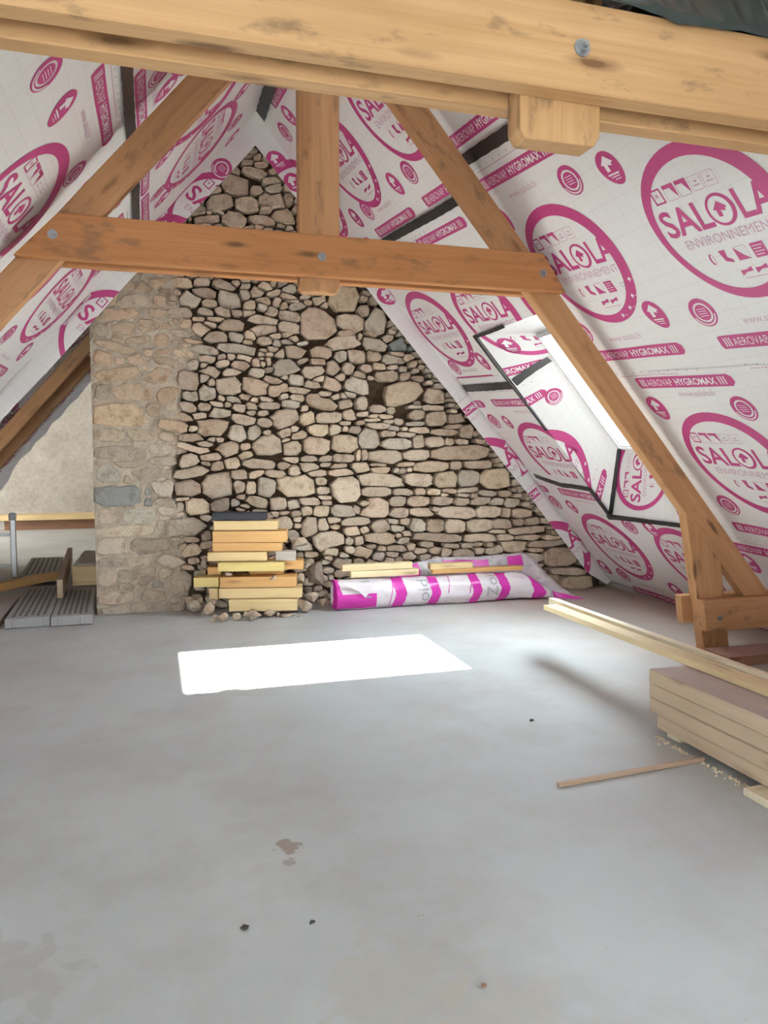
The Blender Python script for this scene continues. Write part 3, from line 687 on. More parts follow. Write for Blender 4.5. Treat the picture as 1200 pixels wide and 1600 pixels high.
# -- black tape over the joints
def tape(pts, width, key=None, fn=None, side=1, bay='far', off=0.024):
    """pts in (Y, s) on the slope"""
    P = [np.array(p, float) for p in pts]; dense = []
    for a, b in zip(P[:-1], P[1:]):
        n = max(1, int(np.linalg.norm(b-a)/0.04))
        for k in range(n): dense.append(a+(b-a)*k/n)
    dense.append(P[-1]); V = []; F = []
    for i, p in enumerate(dense):
        t = dense[min(i+1, len(dense)-1)]-dense[max(i-1, 0)]; t /= np.linalg.norm(t); nn = np.array([-t[1], t[0]]); ww = width/2*(1+.05*math.sin(i*1.7))
        V += [p+nn*ww, p-nn*ww]
        if i: F.append([2*i-2, 2*i-1, 2*i+1, 2*i])
    V = np.array(V); o = np.full(len(V), off)
    P3 = fn(V[:, 0], V[:, 1], o) if fn else surf(side, V[:, 0], V[:, 1], o, bay)
    n = len(P3); back = fn(V[:, 0], V[:, 1], o-.003) if fn else surf(side, V[:, 0], V[:, 1], o-.003, bay)
    F2 = F+[[a+n for a in f[::-1]] for f in F]
    for i in range(len(dense)-1): F2 += [[2*i, 2*i+2, 2*i+2+n, 2*i+n], [2*i+1, 2*i+1+n, 2*i+3+n, 2*i+3]]
    return put('tape', P3 if False else np.vstack([P3, back]), F2, 'tape', ceil_r if side > 0 else ceil_l)
tape([(7.02, 4.575), (6.4, 4.525), (5.7, 4.46), (5.02, 4.41)], 0.075)
tape([(4.99, 4.605), (4.6, 4.57), (4.2, 4.53), (3.4, 4.47), (2.0, 4.36)], 0.085, bay='near')
tape([(7.57, 2.92), (7.2, 2.895), (6.9, 2.875), (6.52, 2.85)], 0.085)
tape([(7.45, 1.71), (7.30, 1.665), (7.0, 1.60), (6.8, 1.60), (6.50, 1.575)], 0.06)
tape([(6.525, OP1+.02), (6.51, 2.9), (6.51, 2.30)], 0.04)
tape([(6.50, 1.60), (6.50, 1.42), (6.49, OP0-.01)], 0.06)
tape([(6.53, OP1+.005), (6.2, OP1+.005), (5.9, OP1+.01)], 0.035)
tape([(6.55, OP0-.02), (6.2, OP0-.01), (5.8, OP0-.01), (5.0, OP0-.01)], 0.05)
tape([(2.0, 4.53), (4.2, 4.56), (5.9, 4.555), (7.3, 4.54)], 0.085, side=-1, bay='near')
tape([(5.0, 6.14), (6.6, 6.15), (YF-.16, 6.15)], 0.12, bay='far')
def lf(Yx, s, o): return lining_far(Yx, s, o)
tape([(WIN_FAR, 2.86), (WIN_FAR-LIN+.05, 2.96)], 0.08, fn=lambda a, b, o: lining_far(a, b, o))
tape([(WIN_FAR-.02, 0.0), (WIN_FAR-.02, 0.70)], 0.07, fn=lambda a, b, o: lb(a, b, o))

# ------------------------------------------------------------------ stone gable wall
def roof_in(x, z, m=0.0): return (x < XR-z/TA-m) and (x > XL+z/TA+m)
SEEDS = """d940,4359,33,19 d1013,4356,39,35 d914,4299,58,38 d1043,4285,65,33 d992,4214,126,44 d783,4212,66,35 d1137,4141,94,39 h990,4132,48,33 d804,4078,133,95 d590,4068,60,24 d1167,4067,80,44 d1003,4049,62,52 d589,4009,71,35 d1309,3986,46,56 d1147,3957,128,80 d904,3902,109,74 d465,3897,51,32 d650,3895,129,79 d1086,3875,57,41 d1277,3828,112,72 d429,3805,92,51 d665,3804,47,19 d558,3798,33,22 d1046,3772,124,47 d788,3752,116,77 d531,3730,125,43 d1247,3730,49,22 d366,3722,29,27 d926,3684,73,19 d468,3150,84,45 d679,3134,108,42 d879,3134,53,36 d296,3133,101,51 d1307,3122,75,47 d63,3105,81,51 d1156,3080,68,33 d995,3073,67,56 d1479,3069,62,30 m-239,3068,109,44 m-49,3067,80,57 d1856,3063,139,133 d489,3045,106,49 d878,3045,53,46 d1296,3045,86,30 d137,3043,69,35 d1607,3042,74,51 d243,3030,51,29 d1350,3012,65,19 d1496,3012,59,27 d1054,3011,74,36 d1667,2998,42,37 d739,2997,112,85 d1189,2988,41,47 d211,2977,44,29 d353,2975,92,71 d1388,2969,90,37 m-395,2964,105,75 d1250,2962,41,37 d923,2949,60,46 d2078,2948,69,69 d542,2947,71,39 d91,2945,75,54 m-144,2934,147,70 d194,2923,54,24 d1138,2906,64,47 d902,2878,67,30 d661,2872,75,36 d502,2870,71,36 d809,2870,66,33 d1315,2868,113,54 d2192,2864,117,125 d269,2855,105,58 d1934,2845,140,89 d70,2835,81,48 d1053,2821,142,40 m-301,2812,185,63 d1596,2807,176,170 d605,2801,85,26 d436,2795,64,23 d226,2775,51,45 d1300,2756,107,57 d735,2751,125,56 d545,2749,65,23 d314,2741,64,45 d2140,2733,66,31 d1886,2729,86,38 d1062,2725,125,50 d146,2723,60,35 m-16,2715,102,61 d454,2699,84,62 d2324,2696,67,42 d2023,2694,29,45 d1279,2692,72,34 m-254,2669,116,63 d919,2664,60,40 d271,2648,111,39 m-436,2645,66,85 d789,2642,83,50 d1869,2639,190,65 d2184,2634,118,70 d603,2630,131,53 d2428,2630,82,70 d1285,2618,72,27 d1067,2615,71,40 d1437,2607,59,24 d372,2581,87,26 d90,2579,75,68 m-299,2578,61,32 m-115,2577,123,35 d215,2571,44,29 d766,2535,185,56 d1147,2535,65,30 d2413,2535,75,32 d285,2532,64,26 d1633,2526,109,65 d1360,2516,100,71 d487,2514,139,46 m-312,2505,182,41 d2176,2505,88,52 d1997,2502,98,69 d1205,2500,55,47 d1831,2499,68,52 d2362,2480,119,49 d103,2476,85,36 d290,2467,102,46 d-35,2455,53,39 d658,2451,53,30 d853,2445,77,37 d1425,2434,63,27 d1597,2433,74,48 d514,2423,78,39 d1095,2415,34,54 d2224,2405,63,35 d2365,2403,63,28 d980,2401,47,43 m-138,2394,80,64 m-428,2393,81,67 d2481,2389,45,32 d2084,2387,62,42 d654,2384,69,35 d149,2381,158,49 d1749,2379,71,72 d1269,2377,127,78 d822,2374,93,53 d1906,2374,65,62 m-283,2373,58,41 d371,2369,64,49 d481,2366,39,36 d1551,2342,112,62 d-59,2322,50,35 d2008,2318,73,38 d2302,2313,104,53 d2504,2310,60,43 d545,2309,98,49 d735,2305,93,40 d986,2304,74,54 d2645,2292,72,36 d1823,2288,61,48 d1599,2261,64,34 m-293,2257,208,61 d81,2256,160,87 d1372,2248,87,54 d1131,2241,99,34 d485,2235,52,43 d318,2223,115,95 d1744,2217,96,76 d1532,2211,88,41 d1982,2209,134,77 d543,2200,46,46 d714,2175,119,96 d964,2173,115,84 h2198,2152,59,106 d1191,2148,99,54 d1402,2147,111,34 d2476,2147,219,110 d2834,2111,101,86 d512,2104,81,83 d1844,2102,54,28 m-438,2097,66,83 m-168,2091,204,84 d143,2075,120,75 d1384,2068,87,38 d347,2067,77,49 d1064,2047,75,30 d761,2043,76,37 d1613,2031,177,72 d1876,2022,79,45 d2040,2022,62,70 d1324,2012,97,51 d2608,2006,72,21 d2807,2002,120,36 d595,1996,75,27 d1104,1994,109,37 d934,1977,54,44 d2205,1976,96,42 d484,1971,68,43 d325,1965,84,46 d2354,1964,45,50 d810,1963,67,44 d172,1962,64,46 h2459,1955,53,75 m8,1939,75,72 d2047,1924,77,28 d2650,1917,84,61 d1908,1915,69,56 d627,1913,95,50 d1025,1911,64,30 d2306,1903,78,25 d3073,1890,99,51 d1704,1887,121,59 d2858,1887,132,72 d430,1881,62,33 d216,1877,147,39 m-290,1876,221,116 d1251,1874,128,92 d1477,1874,70,69 d2168,1866,89,25 d856,1857,114,57 d2328,1846,64,25 d2608,1830,103,25 d1058,1827,78,47 d1865,1827,61,24 d2217,1806,115,35 d3050,1806,106,26 d188,1779,134,66 d1868,1771,36,32 d537,1766,164,83 d2655,1766,126,32 d380,1761,58,33 d1760,1759,72,56 d3189,1756,80,70 d1600,1751,117,62 d2941,1747,160,33 d2321,1729,86,36 d1259,1724,69,45 d1077,1722,44,31 d793,1718,87,81 d2517,1718,102,29 d951,1714,68,78 d1402,1704,87,45 m-107,1694,134,62 m-384,1692,131,61 d125,1689,86,56 d350,1678,132,43 d2120,1674,114,103 d1262,1652,45,21 d3138,1646,75,33 d2647,1643,65,69 d3000,1641,55,44 d2832,1640,105,58 d1864,1627,134,105 d2427,1624,147,57 d1066,1613,143,99 d1574,1598,128,90 d862,1587,57,37 d1334,1569,84,76 d377,1565,162,37 m69,1564,120,56 d695,1563,110,74 d3106,1528,301,77 m-277,1521,225,71 d2075,1509,41,57 d2006,1506,29,60 d2637,1506,153,61 d861,1505,64,37 d548,1492,115,44 d2295,1491,180,68 d1846,1478,116,46 d1662,1471,75,31 d1495,1467,85,35 d1309,1457,73,38 d320,1452,94,70 m92,1446,133,49 d485,1422,52,27 d736,1421,73,61 m-234,1417,155,46 d1006,1413,160,48 d1665,1408,64,24 d1239,1406,73,41 d2205,1406,82,18 d2518,1405,95,32 d3341,1402,173,48 d1798,1397,83,28 d3089,1396,71,48 d589,1391,66,57 d2819,1389,191,62 d1501,1384,92,49 d2027,1378,88,53 d2246,1352,93,36 d1346,1347,63,66 m-396,1337,116,100 d344,1332,178,63 m-23,1331,170,66 d1827,1330,134,39 d1583,1324,96,38 d970,1321,78,38 d1166,1317,110,48 d798,1312,77,54 m-244,1274,37,46 d3234,1254,136,93 d3529,1252,168,116 d2972,1249,142,85 d2661,1248,162,65 d2248,1245,243,65 d1617,1240,61,46 d587,1226,145,135 d299,1203,129,93 d1364,1201,193,108 d800,1200,60,71 d1065,1194,93,89 d87,1192,108,86 d918,1175,54,68 d1877,1160,149,124 m-56,1157,41,43 d1638,1149,68,46 d3215,1132,124,30 d2202,1127,160,54 d2996,1127,87,30 d2679,1124,66,36 m-311,1122,207,101 d2488,1120,110,36 d2827,1119,74,33 d3453,1095,98,34 d808,1091,57,31 d3658,1088,74,38 d261,1083,68,20 d1656,1075,72,28 d94,1063,92,36 m-58,1062,47,46 d971,1044,109,55 d1506,1042,106,42 d760,1041,44,54 d2438,1022,84,54 d2922,1022,122,48 d1176,1020,83,62 d2657,1019,127,55 d610,1016,93,61 d3131,1014,80,45 d234,1013,35,50 d2082,1011,63,36 d3373,1010,114,45 d1336,1006,63,52 d3573,1003,78,41 d396,997,114,91 d3747,989,87,53 d108,976,83,57 d2183,962,149,111 d1003,947,75,28 d1470,945,57,49 d1986,945,48,46 d1619,938,79,53 d1844,937,124,57 d235,933,45,23 m-136,931,141,73 d2843,931,51,29 m-431,928,80,75 d1248,928,45,21 d1357,922,56,38 d1141,917,48,35 d2704,908,136,48 d2446,906,106,54 d466,901,62,37 d3082,896,219,59 d3464,892,155,64 d3677,880,50,49 d3853,869,117,50 d51,844,41,50 d1745,840,76,35 d1990,827,155,43 d1233,824,87,70 d280,818,181,91 d2374,817,64,29 d2503,810,57,40 d1636,793,68,71 d3984,784,88,44 m-272,783,230,53 d1508,779,89,102 d3824,774,63,40 d2242,773,105,69 d1762,772,51,32 d2650,765,89,68 d3623,757,129,53 d2843,756,95,64 d3066,754,119,69 d3340,752,145,65 d2427,739,72,40 d2078,731,52,36 d1937,728,81,50 d480,721,46,54 d1320,696,63,56 d189,693,55,37 d328,689,78,30 d3552,678,95,24 d3919,675,214,40 d2454,662,46,36 d1683,643,173,99 m-382,642,136,92 d2246,639,162,65 m-28,637,219,73 d2895,626,263,47 d2007,625,48,50 d249,621,52,40 d1908,621,44,43 d2492,617,69,44 d3360,612,183,48 d3648,612,96,40 d3929,599,146,35 d4209,595,124,31 d317,588,101,64 d1435,584,110,53 d2141,560,63,33 d3220,538,79,30 d3035,536,87,30 d2424,532,107,37 d1918,531,55,47 d1718,524,80,46 d4152,521,223,45 d3775,507,145,71 d2063,505,97,61 d1502,500,78,35 m-386,498,123,53 d2835,496,59,43 d2677,493,81,34 d153,486,126,64 m-174,483,113,46 d357,481,59,34 d1849,480,51,29 d3342,478,61,44 d3526,476,105,48 d2967,470,64,47 d2370,468,68,37 d4034,458,103,31 d3170,454,139,48 d2219,452,75,51 d2740,431,72,34 d278,424,72,27 d1480,416,57,42 d1834,402,95,57 d2007,402,56,43 m-88,399,89,47 d2155,382,64,44 m-274,374,90,53 d3962,371,176,58 d102,364,83,61 d4344,361,196,108 m-445,342,80,92 m-96,319,82,60 d1826,287,88,50 d214,271,133,122 d4,267,70,54 m-277,261,78,46 d4423,204,213,45 m-23,161,108,67 m-381,157,149,83 d4262,130,80,63 d201,109,78,34 d4537,76,194,78 d180,49,97,34 m-296,42,187,40"""
S = []
for tok in SEEDS.split():
    k = tok[0]; a = [int(t)/1000 for t in tok[1:].split(',')]; S.append([a[0], a[1], a[2], a[3], k])
WX0 = -0.54
MORT = lambda z: 0.20+0.10*math.sin(z*3.1)+0.06*math.sin(z*7.7+1)+(0.08 if z > 1.2 else -0.02)
def pmetric(px, pz, arr, p=5.5):
    a = np.array([tilt_of(x, z) for x, z in arr[:, :2]]); ca, sa = np.cos(a), np.sin(a)
    dx = px[..., None]-arr[:, 0]; dz = pz[..., None]-arr[:, 1]
    return (np.abs((dx*ca+dz*sa)/arr[:, 2])**p+np.abs((dz*ca-dx*sa)/arr[:, 3])**p)**(1/p)
def tilt_of(x, z):
    h = math.sin(x*127.1+z*311.7)*43758.5453; h = (h-math.floor(h))*2-1
    return h*(.36 if (z > 2.0 and x < 2.6) or (x < 1.3 and x > .15) else .10 if x > .15 else .04)
# small stones fill whatever the larger ones leave open
arr = np.array([s[:4] for s in S]); tries = 0
fill = []
for t in range(14000):
    x = rng.uniform(WX0, 4.75); z = rng.uniform(0.0, 4.4)
    if not roof_in(x, z, 0.17): continue
    A_ = arr if not fill else np.vstack([arr, np.array(fill)])
    d = A_[:, :2]-np.array([x, z]); near = A_[np.abs(d).max(1) < 0.6]
    if len(near) and pmetric(np.array([x]), np.array([z]), near)[0].min() < 1.30 or x < MORT(z)-.12: continue
    sc = rng.uniform(0.6, 1.0); fill.append([x, z, rng.uniform(.045, .085)*sc, rng.uniform(.03, .05)*sc])
for f in fill: S.append([*f, 'm' if f[0] < MORT(f[1])-.1 else 'd'])
# wall core: mortar at the left end, dark earth joints elsewhere
nx, nz = 150, 125; xs = np.linspace(WX0, 4.9, nx+1); zs = np.linspace(0, 4.62, nz+1)
V = []; T = []; F = []
for i in range(nx+1):
    for j in range(nz+1):
        x, z = xs[i], zs[j]; e = (x-MORT(z))/0.07; t = min(1, max(0, e)); t = t*t*(3-2*t)
        y = 7.627+0.085*t+0.010*math.sin(x*41+z*17)*math.sin(z*37-x*11)+rng.uniform(-.004, .004)
        V.append((x, y, z)); T.append(np.array((.47, .395, .305))*(1-t)+np.array((.082, .053, .033))*t)
for i in range(nx):
    for j in range(nz):
        if roof_in((xs[i]+xs[i+1])/2, (zs[j]+zs[j+1])/2, 0.02): a = i*(nz+1)+j; F.append((a, a+nz+1, a+nz+2, a+1))
core = MB(); core.V.append(np.array(V)); core.n = len(V); core.F = F; core.mi = [0]*len(F); core.T.append(np.array(T))
zt = TA*(WX0-XL); ring = [(WX0, 0), (4.98, 0), (4.98, .08), (RIDGE, SR*SA-.03), (WX0, zt-.03)]
pts = [(x, 7.66+.06*(x > -0.5), z) for x, z in ring]+[(x, 7.92, z) for x, z in ring]
core.add(pts, [[5, 6, 7, 8, 9][::-1]]+[[i, i+5, (i+1) % 5+5, (i+1) % 5] for i in range(5)], tint=(.40, .33, .25))
wall = put('wall_back', core.arr(), core.F, 'core', kind='structure', label='rubble stone gable wall, mortared at its left end and dry laid elsewhere', cat='wall', tint=np.vstack(core.T), smooth=False)

real = [s for s in S if s[4] != 'h']; SA_arr = np.array([s[:4] for s in S])
TONES = [((.52, .42, .325), 5), ((.56, .455, .35), 4), ((.50, .385, .285), 2), ((.50, .435, .35), 3), ((.58, .465, .335), 2), ((.45, .355, .275), 2), ((.53, .41, .31), 2)]
POOL = [t for t, w in TONES for _ in range(w)]
def stone_mesh(s, idx):
    x0, z0, hw, hh, k = s; big = hw*hh
    mort = (k == 'm') or x0 < MORT(z0)-.10
    th = np.array([q*math.pi/2+math.pi/4+d*rng.uniform(.16, .46) for q in range(4) for d in (-1, 1)]+[rng.choice([0, math.pi/2])+rng.uniform(-.25, .25), math.pi+rng.choice([0, math.pi/2])+rng.uniform(-.25, .25)]); th = np.sort(th % (2*math.pi)); n = len(th)
    ux = np.cos(th)*hw; uz = np.sin(th)*hh; ta = tilt_of(x0, z0); dx = ux*math.cos(ta)-uz*math.sin(ta); dz = ux*math.sin(ta)+uz*math.cos(ta)
    near = SA_arr[(np.abs(SA_arr[:, 0]-x0) < hw+.55) & (np.abs(SA_arr[:, 1]-z0) < hh+.4)]
    me_i = [i for i in range(len(near)) if abs(near[i, 0]-x0) < 1e-6 and abs(near[i, 1]-z0) < 1e-6][0]
    r = np.linspace(0.25, 1.55, 53); px = x0+dx[:, None]*r; pz = z0+dz[:, None]*r
    m = pmetric(px, pz, near); own = m[..., me_i].copy(); m[..., me_i] = 99
    bad = (own > m.min(-1)*1.0) | (own > (1.20 if mort else 1.18))
    k_ = np.where(bad.any(1), bad.argmax(1)-1, len(r)-1); rr = r[np.maximum(k_, 2)]
    X = dx*rr; Z = dz*rr; ln = np.hypot(X, Z); gap = (.007 if mort else .003)+rng.uniform(0, .0055, n)
    f = np.maximum(ln-gap, ln*.5)/ln*rng.uniform(.94, 1.02, n); X *= f; Z *= f
    cx, cz = X.mean(), Z.mean()
    front = (7.612+rng.uniform(-.006, .008)) if mort else (7.600+rng.uniform(-.026, .03))
    tx, tz = rng.uniform(-.11, .11, 2)*(0.4 if mort else 1)
    dep = lambda a, b: front+tx*(a-cx)+tz*(b-cz)
    bev = min(.018, .20*min(hw, hh)); ins = np.maximum(ln*f-bev, ln*f*.55)/(ln*f)
    X2, Z2 = X*ins, Z*ins
    V = [(x0+a, 7.735 if not mort else 7.66, z0+b) for a, b in zip(X, Z)]
    V += [(x0+a, dep(a, b)+bev*.85+rng.uniform(-.003, .006), z0+b) for a, b in zip(X, Z)]
    V += [(x0+a, dep(a, b)+rng.uniform(-.004, .006), z0+b) for a, b in zip(X2, Z2)]
    F = []
    for i in range(n):
        j = (i+1) % n; F += [[i, n+i, n+j, j], [n+i, 2*n+i, 2*n+j, n+j]]
    F.append([2*n+i for i in range(n)])
    c = np.array(POOL[int(rng.integers(len(POOL)))])
    if x0 < MORT(z0)-.02: c = c*np.array([.93, .98, 1.02]) if z0 < 1.7 else c*np.array([1.0, .96, .90])
    if (abs(x0-.94) < .06 and abs(z0-1.64) < .05) or (abs(x0-2.49) < .1 and abs(z0-2.6) < .06): c = np.array((.235, .25, .235))
    if mort and abs(x0+.25) < .2 and abs(z0-1.13) < .1: c = np.array((.33, .335, .315))
    c = c*rng.uniform(.84, 1.14)
    return np.array(V), F, np.tile(c, (len(V), 1))
order = sorted(range(len(real)), key=lambda i: -real[i][2]*real[i][3])
rest = MB(); RT = []
for rank, i in enumerate(order):
    s = real[i]
    if not roof_in(s[0], s[1], 0.06): continue
    V, F, T = stone_mesh(s, i)
    V[:, 2] = np.maximum(V[:, 2], 0.001)
    V[:, 0] = np.maximum(V[:, 0], WX0-0.012+.01*math.sin(s[1]*23))
    if rank < 299:
        put('stone', V, F, 'stone', wall, tint=T)
    else: rest.add(V, F); RT.append(T)
put('small_stones', rest.arr(), rest.F, 'stone', wall, kind='stuff', tint=np.vstack(RT))

# ------------------------------------------------------------------ far room and rear shell
def lumpy(name, x0, x1, z0, z1, y, step, amp, mat, **kw):
    nx = int((x1-x0)/step); nz = int((z1-z0)/step); V = []; F = []
    for i in range(nx+1):
        for j in range(nz+1):
            x = x0+(x1-x0)*i/nx; z = z0+(z1-z0)*j/nz
            V.append((x, y-amp*(noise2(x*1.6, z*1.9, 21)+.5*noise2(x*5, z*6, 22)), z))
    for i in range(nx):
        for j in range(nz): a = i*(nz+1)+j; F.append((a, a+nz+1, a+nz+2, a+1))
    n = len(V); c = [(x0, y+.3, z0), (x1, y+.3, z0), (x1, y+.3, z1), (x0, y+.3, z1)]
    V += c; F.append((n, n+3, n+2, n+1))
    return put(name, V, F, mat, kind='structure', smooth=True, **kw)
lumpy('wall_far', -9.0, 4.9, 0.0, 5.0, 19.35, 0.12, 0.07, 'plaster', label='rough plastered gable wall at the end of the far room', cat='wall')
mb = MB(); mb.box((-9.2, 7.95, 0), (-9.0, 19.7, 4.5)); put('wall_left', mb.arr(), mb.F, 'plaster', kind='structure', label='plastered side wall of the far room', cat='wall')
mb = MB(); mb.box((-9.2, 7.75, 0), (-3.3, 7.95, 4.5)); put('wall_left', mb.arr(), mb.F, 'plaster', kind='structure', label='plastered cross wall left of the loft', cat='wall')
mb = MB(); mb.box((-9.2, 12.0, 4.5), (1.0, 19.7, 4.6)); mb.box((-9.2, 7.75, 4.5), (0.3, 12.0, 4.6)); put('ceiling', mb.arr(), mb.F, 'roof_board', kind='structure', label='board ceiling over the side wing of the far room', cat='ceiling')  # lid added over the wing so the sky does not overlight the far room
mb = MB()                                                       # unseen rear gable; its doorway is added to let light in
mb.box((-3.4, -3.3, 0), (-1.9, -3.1, 2.45)); mb.box((-0.6, -3.3, 0), (5.5, -3.1, 2.45)); mb.box((-1.9, -3.3, 2.1), (-0.6, -3.1, 2.45))
z1 = 2.45; xa, xb = XL-.3, XR+.3
mb.add([(x, y, z) for y in (-3.3, -3.1) for x, z in ((-3.4, z1), (5.5, z1), (RIDGE, 5.3))], [[0, 1, 2], [5, 4, 3], [0, 3, 4, 1], [1, 4, 5, 2], [2, 5, 3, 0]])
put('wall_rear', mb.arr(), mb.F, 'plaster', kind='structure', label='unseen rear gable wall with a doorway added for light behind the viewer', cat='wall')
# ================================================================== roof trusses
def prism(poly, y0, y1, bv=0.0):
    """polygon in x, z (any order round) pushed from y0 to y1"""
    n = len(poly); V = [(x, y0, z) for x, z in poly]+[(x, y1, z) for x, z in poly]
    F = [list(range(n)), list(range(n, 2*n))[::-1]]+[[i, i+n, (i+1) % n+n, (i+1) % n] for i in range(n)]
    bm = bm_from(V, F); bmesh.ops.recalc_face_normals(bm, faces=list(bm.faces))
    if bv: bmesh.ops.bevel(bm, geom=list(bm.edges), offset=bv, segments=1, affect='EDGES')
    V, F, mi = arrays(bm); bm.free(); return V, F
def plank(name, poly, y0, y1, mat, parent, grain=None, bv=0.004, **kw):
    V, F = prism(poly, y0, y1, bv)
    if grain is None: grain = (1, 0)
    gx = np.array([grain[0], 0, grain[1]])/math.hypot(*grain); gz = np.array([-gx[2], 0, gx[0]])
    g = np.column_stack([V@gx, V[:, 1], V@gz])+rng.uniform(-30, 30, 3)
    return put(name, V, F, mat, parent, gco=g, **kw)
def bolt(x, y, z, parent, r=0.017):
    mb = MB(); V, F = tube([(x, y, z), (x, y-.004, z)], r*1.55, 16); mb.add(V, F)
    V, F = tube([(x, y-.004, z), (x, y-.016, z)], r, 6); mb.add(V, F)
    V, F = tube([(x, y-.016, z), (x, y-.030, z)], r*.5, 10); mb.add(V, F)
    put('bolt', mb.arr(), mb.F, 'steel', parent)
SL = 1.165
def mir(p): return [(1.97-x, z) for x, z in p][::-1]
def truss(label, y, mat, kp, feet=True, bolts=(), zc=(2.601, 2.848), clip_feet=False):
    t = thing('roof_truss', label, 'roof truss', (0.985, y+.075, 0)); yc0, yc1 = y+.075, y+.165
    col = [(-.718, zc[0]), (2.699, zc[0]), (2.520, zc[1]), (-.483, zc[1])]
    cm = 'collar_red' if mat == 'truss_far' else mat; b1 = plank('collar_board', col, y, y+.073, cm, t); b2 = plank('collar_board', col, y+.167, y+.24, cm, t)
    for bx, bz in bolts: bolt(bx, y, bz, b1)
    k0, k1, kb = kp
    plank('king_post', [(k0, kb+.03), (k0+.02, kb), (k1-.02, kb), (k1, kb+.03), (k1, (4.685-k1)*SL+.10), ((k0+k1)/2, 4.44), (k0, (4.685-k1)*SL+.10)], yc0, yc1, mat, t, (0, 1))
    zf = 0.16
    raf = [(4.685-zf/SL, zf), (4.925-zf/SL, zf), (k1, (4.925-k1)*SL), (k1, (4.685-k1)*SL)]
    plank('rafter', raf, yc0+.001, yc1-.001, mat, t, (-1, SL))
    plank('rafter', [(1.97-(4.685-zf/SL), zf), (k0, (k0+2.715)*SL), (k0, (k0+2.955)*SL), (1.97-(4.925-zf/SL), zf)], yc0+.001, yc1-.001, mat, t, (1, SL))
    if feet:
        post = [(3.768, 1.068), (3.971, 0.0), (4.199, 0.0), (4.096, .686)]
        f1 = [(3.880, .430), (3.916, .190), (4.84, .190), (4.64, .430)]; f2 = [(3.812, .440), (3.842, .225), (4.82, .225), (4.64, .440)]
        for m in (lambda p: p, mir):
            plank('knee_post', m(post), yc0, yc1, mat, t, (-.12, 1))
            fb = plank('foot_board', m(f1), y-.004, y+.073, mat, t); plank('foot_board', m(f2), y+.167, y+.24, mat, t)
            if m is not mir: bolt(4.03, y-.004, .292, fb, .014)
    return t
truss('middle pine roof truss with king post, in front of the stone wall', 4.715, 'truss_far', (.889, 1.144, 2.516), True, [(-.513, 2.728), (1.014, 2.716), (2.523, 2.717)])
truss('nearest pine roof truss, its doubled collar crossing the top of the picture', 2.143, 'truss', (1.10, 1.380, 2.478), True, [(1.265, 2.728)], (2.60, 2.862))
tf = thing('roof_truss', 'far roof truss half hidden beyond the left end of the stone wall', 'roof truss', (-1.6, 8.05, 0))
for yy, zlo in ((8.0, .16), (8.85, .16)):
    plank('rafter', [(-2.715+zlo/SL, zlo), (.55, (.55+2.715)*SL), (.40, (.55+2.715)*SL), (-2.875+zlo/SL, zlo)], yy, yy+.09, 'truss_far', tf, (1, SL))
plank('collar_board', [(-.72, 2.47), (.4, 2.47), (.4, 2.72), (-.50, 2.72)], 8.10, 8.17, 'truss_far', tf)
# loose membrane edges along the far rafters
def flap(name, pts_up, pts_dn, y, parent):
    V = []; F = []
    for i, (a, b) in enumerate(zip(pts_up, pts_dn)):
        V += [(a[0], y+.01*math.sin(i*2.1), a[1]), (b[0], y+.03*math.sin(i*1.3), b[1])]
        if i: F.append([2*i-2, 2*i-1, 2*i+1, 2*i])
    n = len(V); V += [(x, yy+.004, z) for x, yy, z in V]; F += [[j+n for j in f[::-1]] for f in F]
    U = [(v[0], v[2]) for v in V]
    return put(name, V, F, 'membrane', parent, uv=U)
up, dn = [], []
for i in range(16):
    z = 1.12+i*.095; x = -2.70+z/SL; w = .07+.012*math.sin(i*2.9)+(.05 if i < 3 else 0); up.append((x, z)); dn.append((x+w*SA, z-w*CA))
f_lo = flap('membrane_flap', up, dn, 8.99, ceil_l)
up, dn = [], []
for i in range(12):
    z = .95+i*.13; x = -2.86+z/SL; up.append((x-.09, z+.08)); dn.append((x+.03, z-.025))
f_hi = flap('membrane_flap', up, dn, 8.105, ceil_l)
lst = []
def ff(a, b, o): return np.stack([-2.86+a*CA-b*SA, 8.098-np.asarray(o)+0*a, a*SA+b*CA], -1)
for kd, a0 in (('l', 1.75), ('c', 2.05), ('b', 2.75), ('l', 2.45), ('c', 1.5), ('o', 2.6)): place_on(lst, ff, kd, a0, .05, .8, .8, 0, ((1.2, 3.2), (-.02, .11)))
join_print(f_hi, lst)

plank_sole = timber('sole_timber', (3.88, 4.56, .0385), (4.86, 4.56, .0385), .27, .075, 'sole', None, label='dusty reddish timber on the floor beside the foot of the knee post', cat='timber', org=(4.37, 4.56, 0))
timber('sole_timber', (-1.91, 4.56, .0385), (-2.89, 4.56, .0385), .27, .075, 'sole', None, label='dusty reddish timber on the floor by the left foot of the middle truss', cat='timber', org=(-2.4, 4.56, 0))

# ================================================================== timber stack, battens, lath
LBL = ['bottom board of the timber stack at the right edge, nearest the floor', 'second board from the bottom in the timber stack at the right', 'third board from the bottom in the timber stack at the right', 'topmost board of the timber stack at the right, its top grey with dust']
zz = 0.036
for k in range(4):
    x0 = 2.565 if k == 0 else 2.548+random.uniform(-.004, .004); yend = 3.455 if k == 0 else 3.515+random.uniform(-.008, .008)
    h = .0785; timber('timber_board', (x0+.21, 1.25, zz+h/2), (x0+.21+.004, yend, zz+h/2), .42, h-.003, 'sawn', None, side=(1, 0, 0), bv=.005, label=LBL[k], cat='board', org=(x0+.15, 2.4, zz), group='boards stacked at the right')
    zz += h
timber('bearer_block', (2.47, 2.63, .0178), (2.94, 2.63, .0178), .16, .0352, 'white_batten', None, label='pale wooden bearer poking out under the timber stack', cat='wood block', org=(2.6, 2.64, 0))
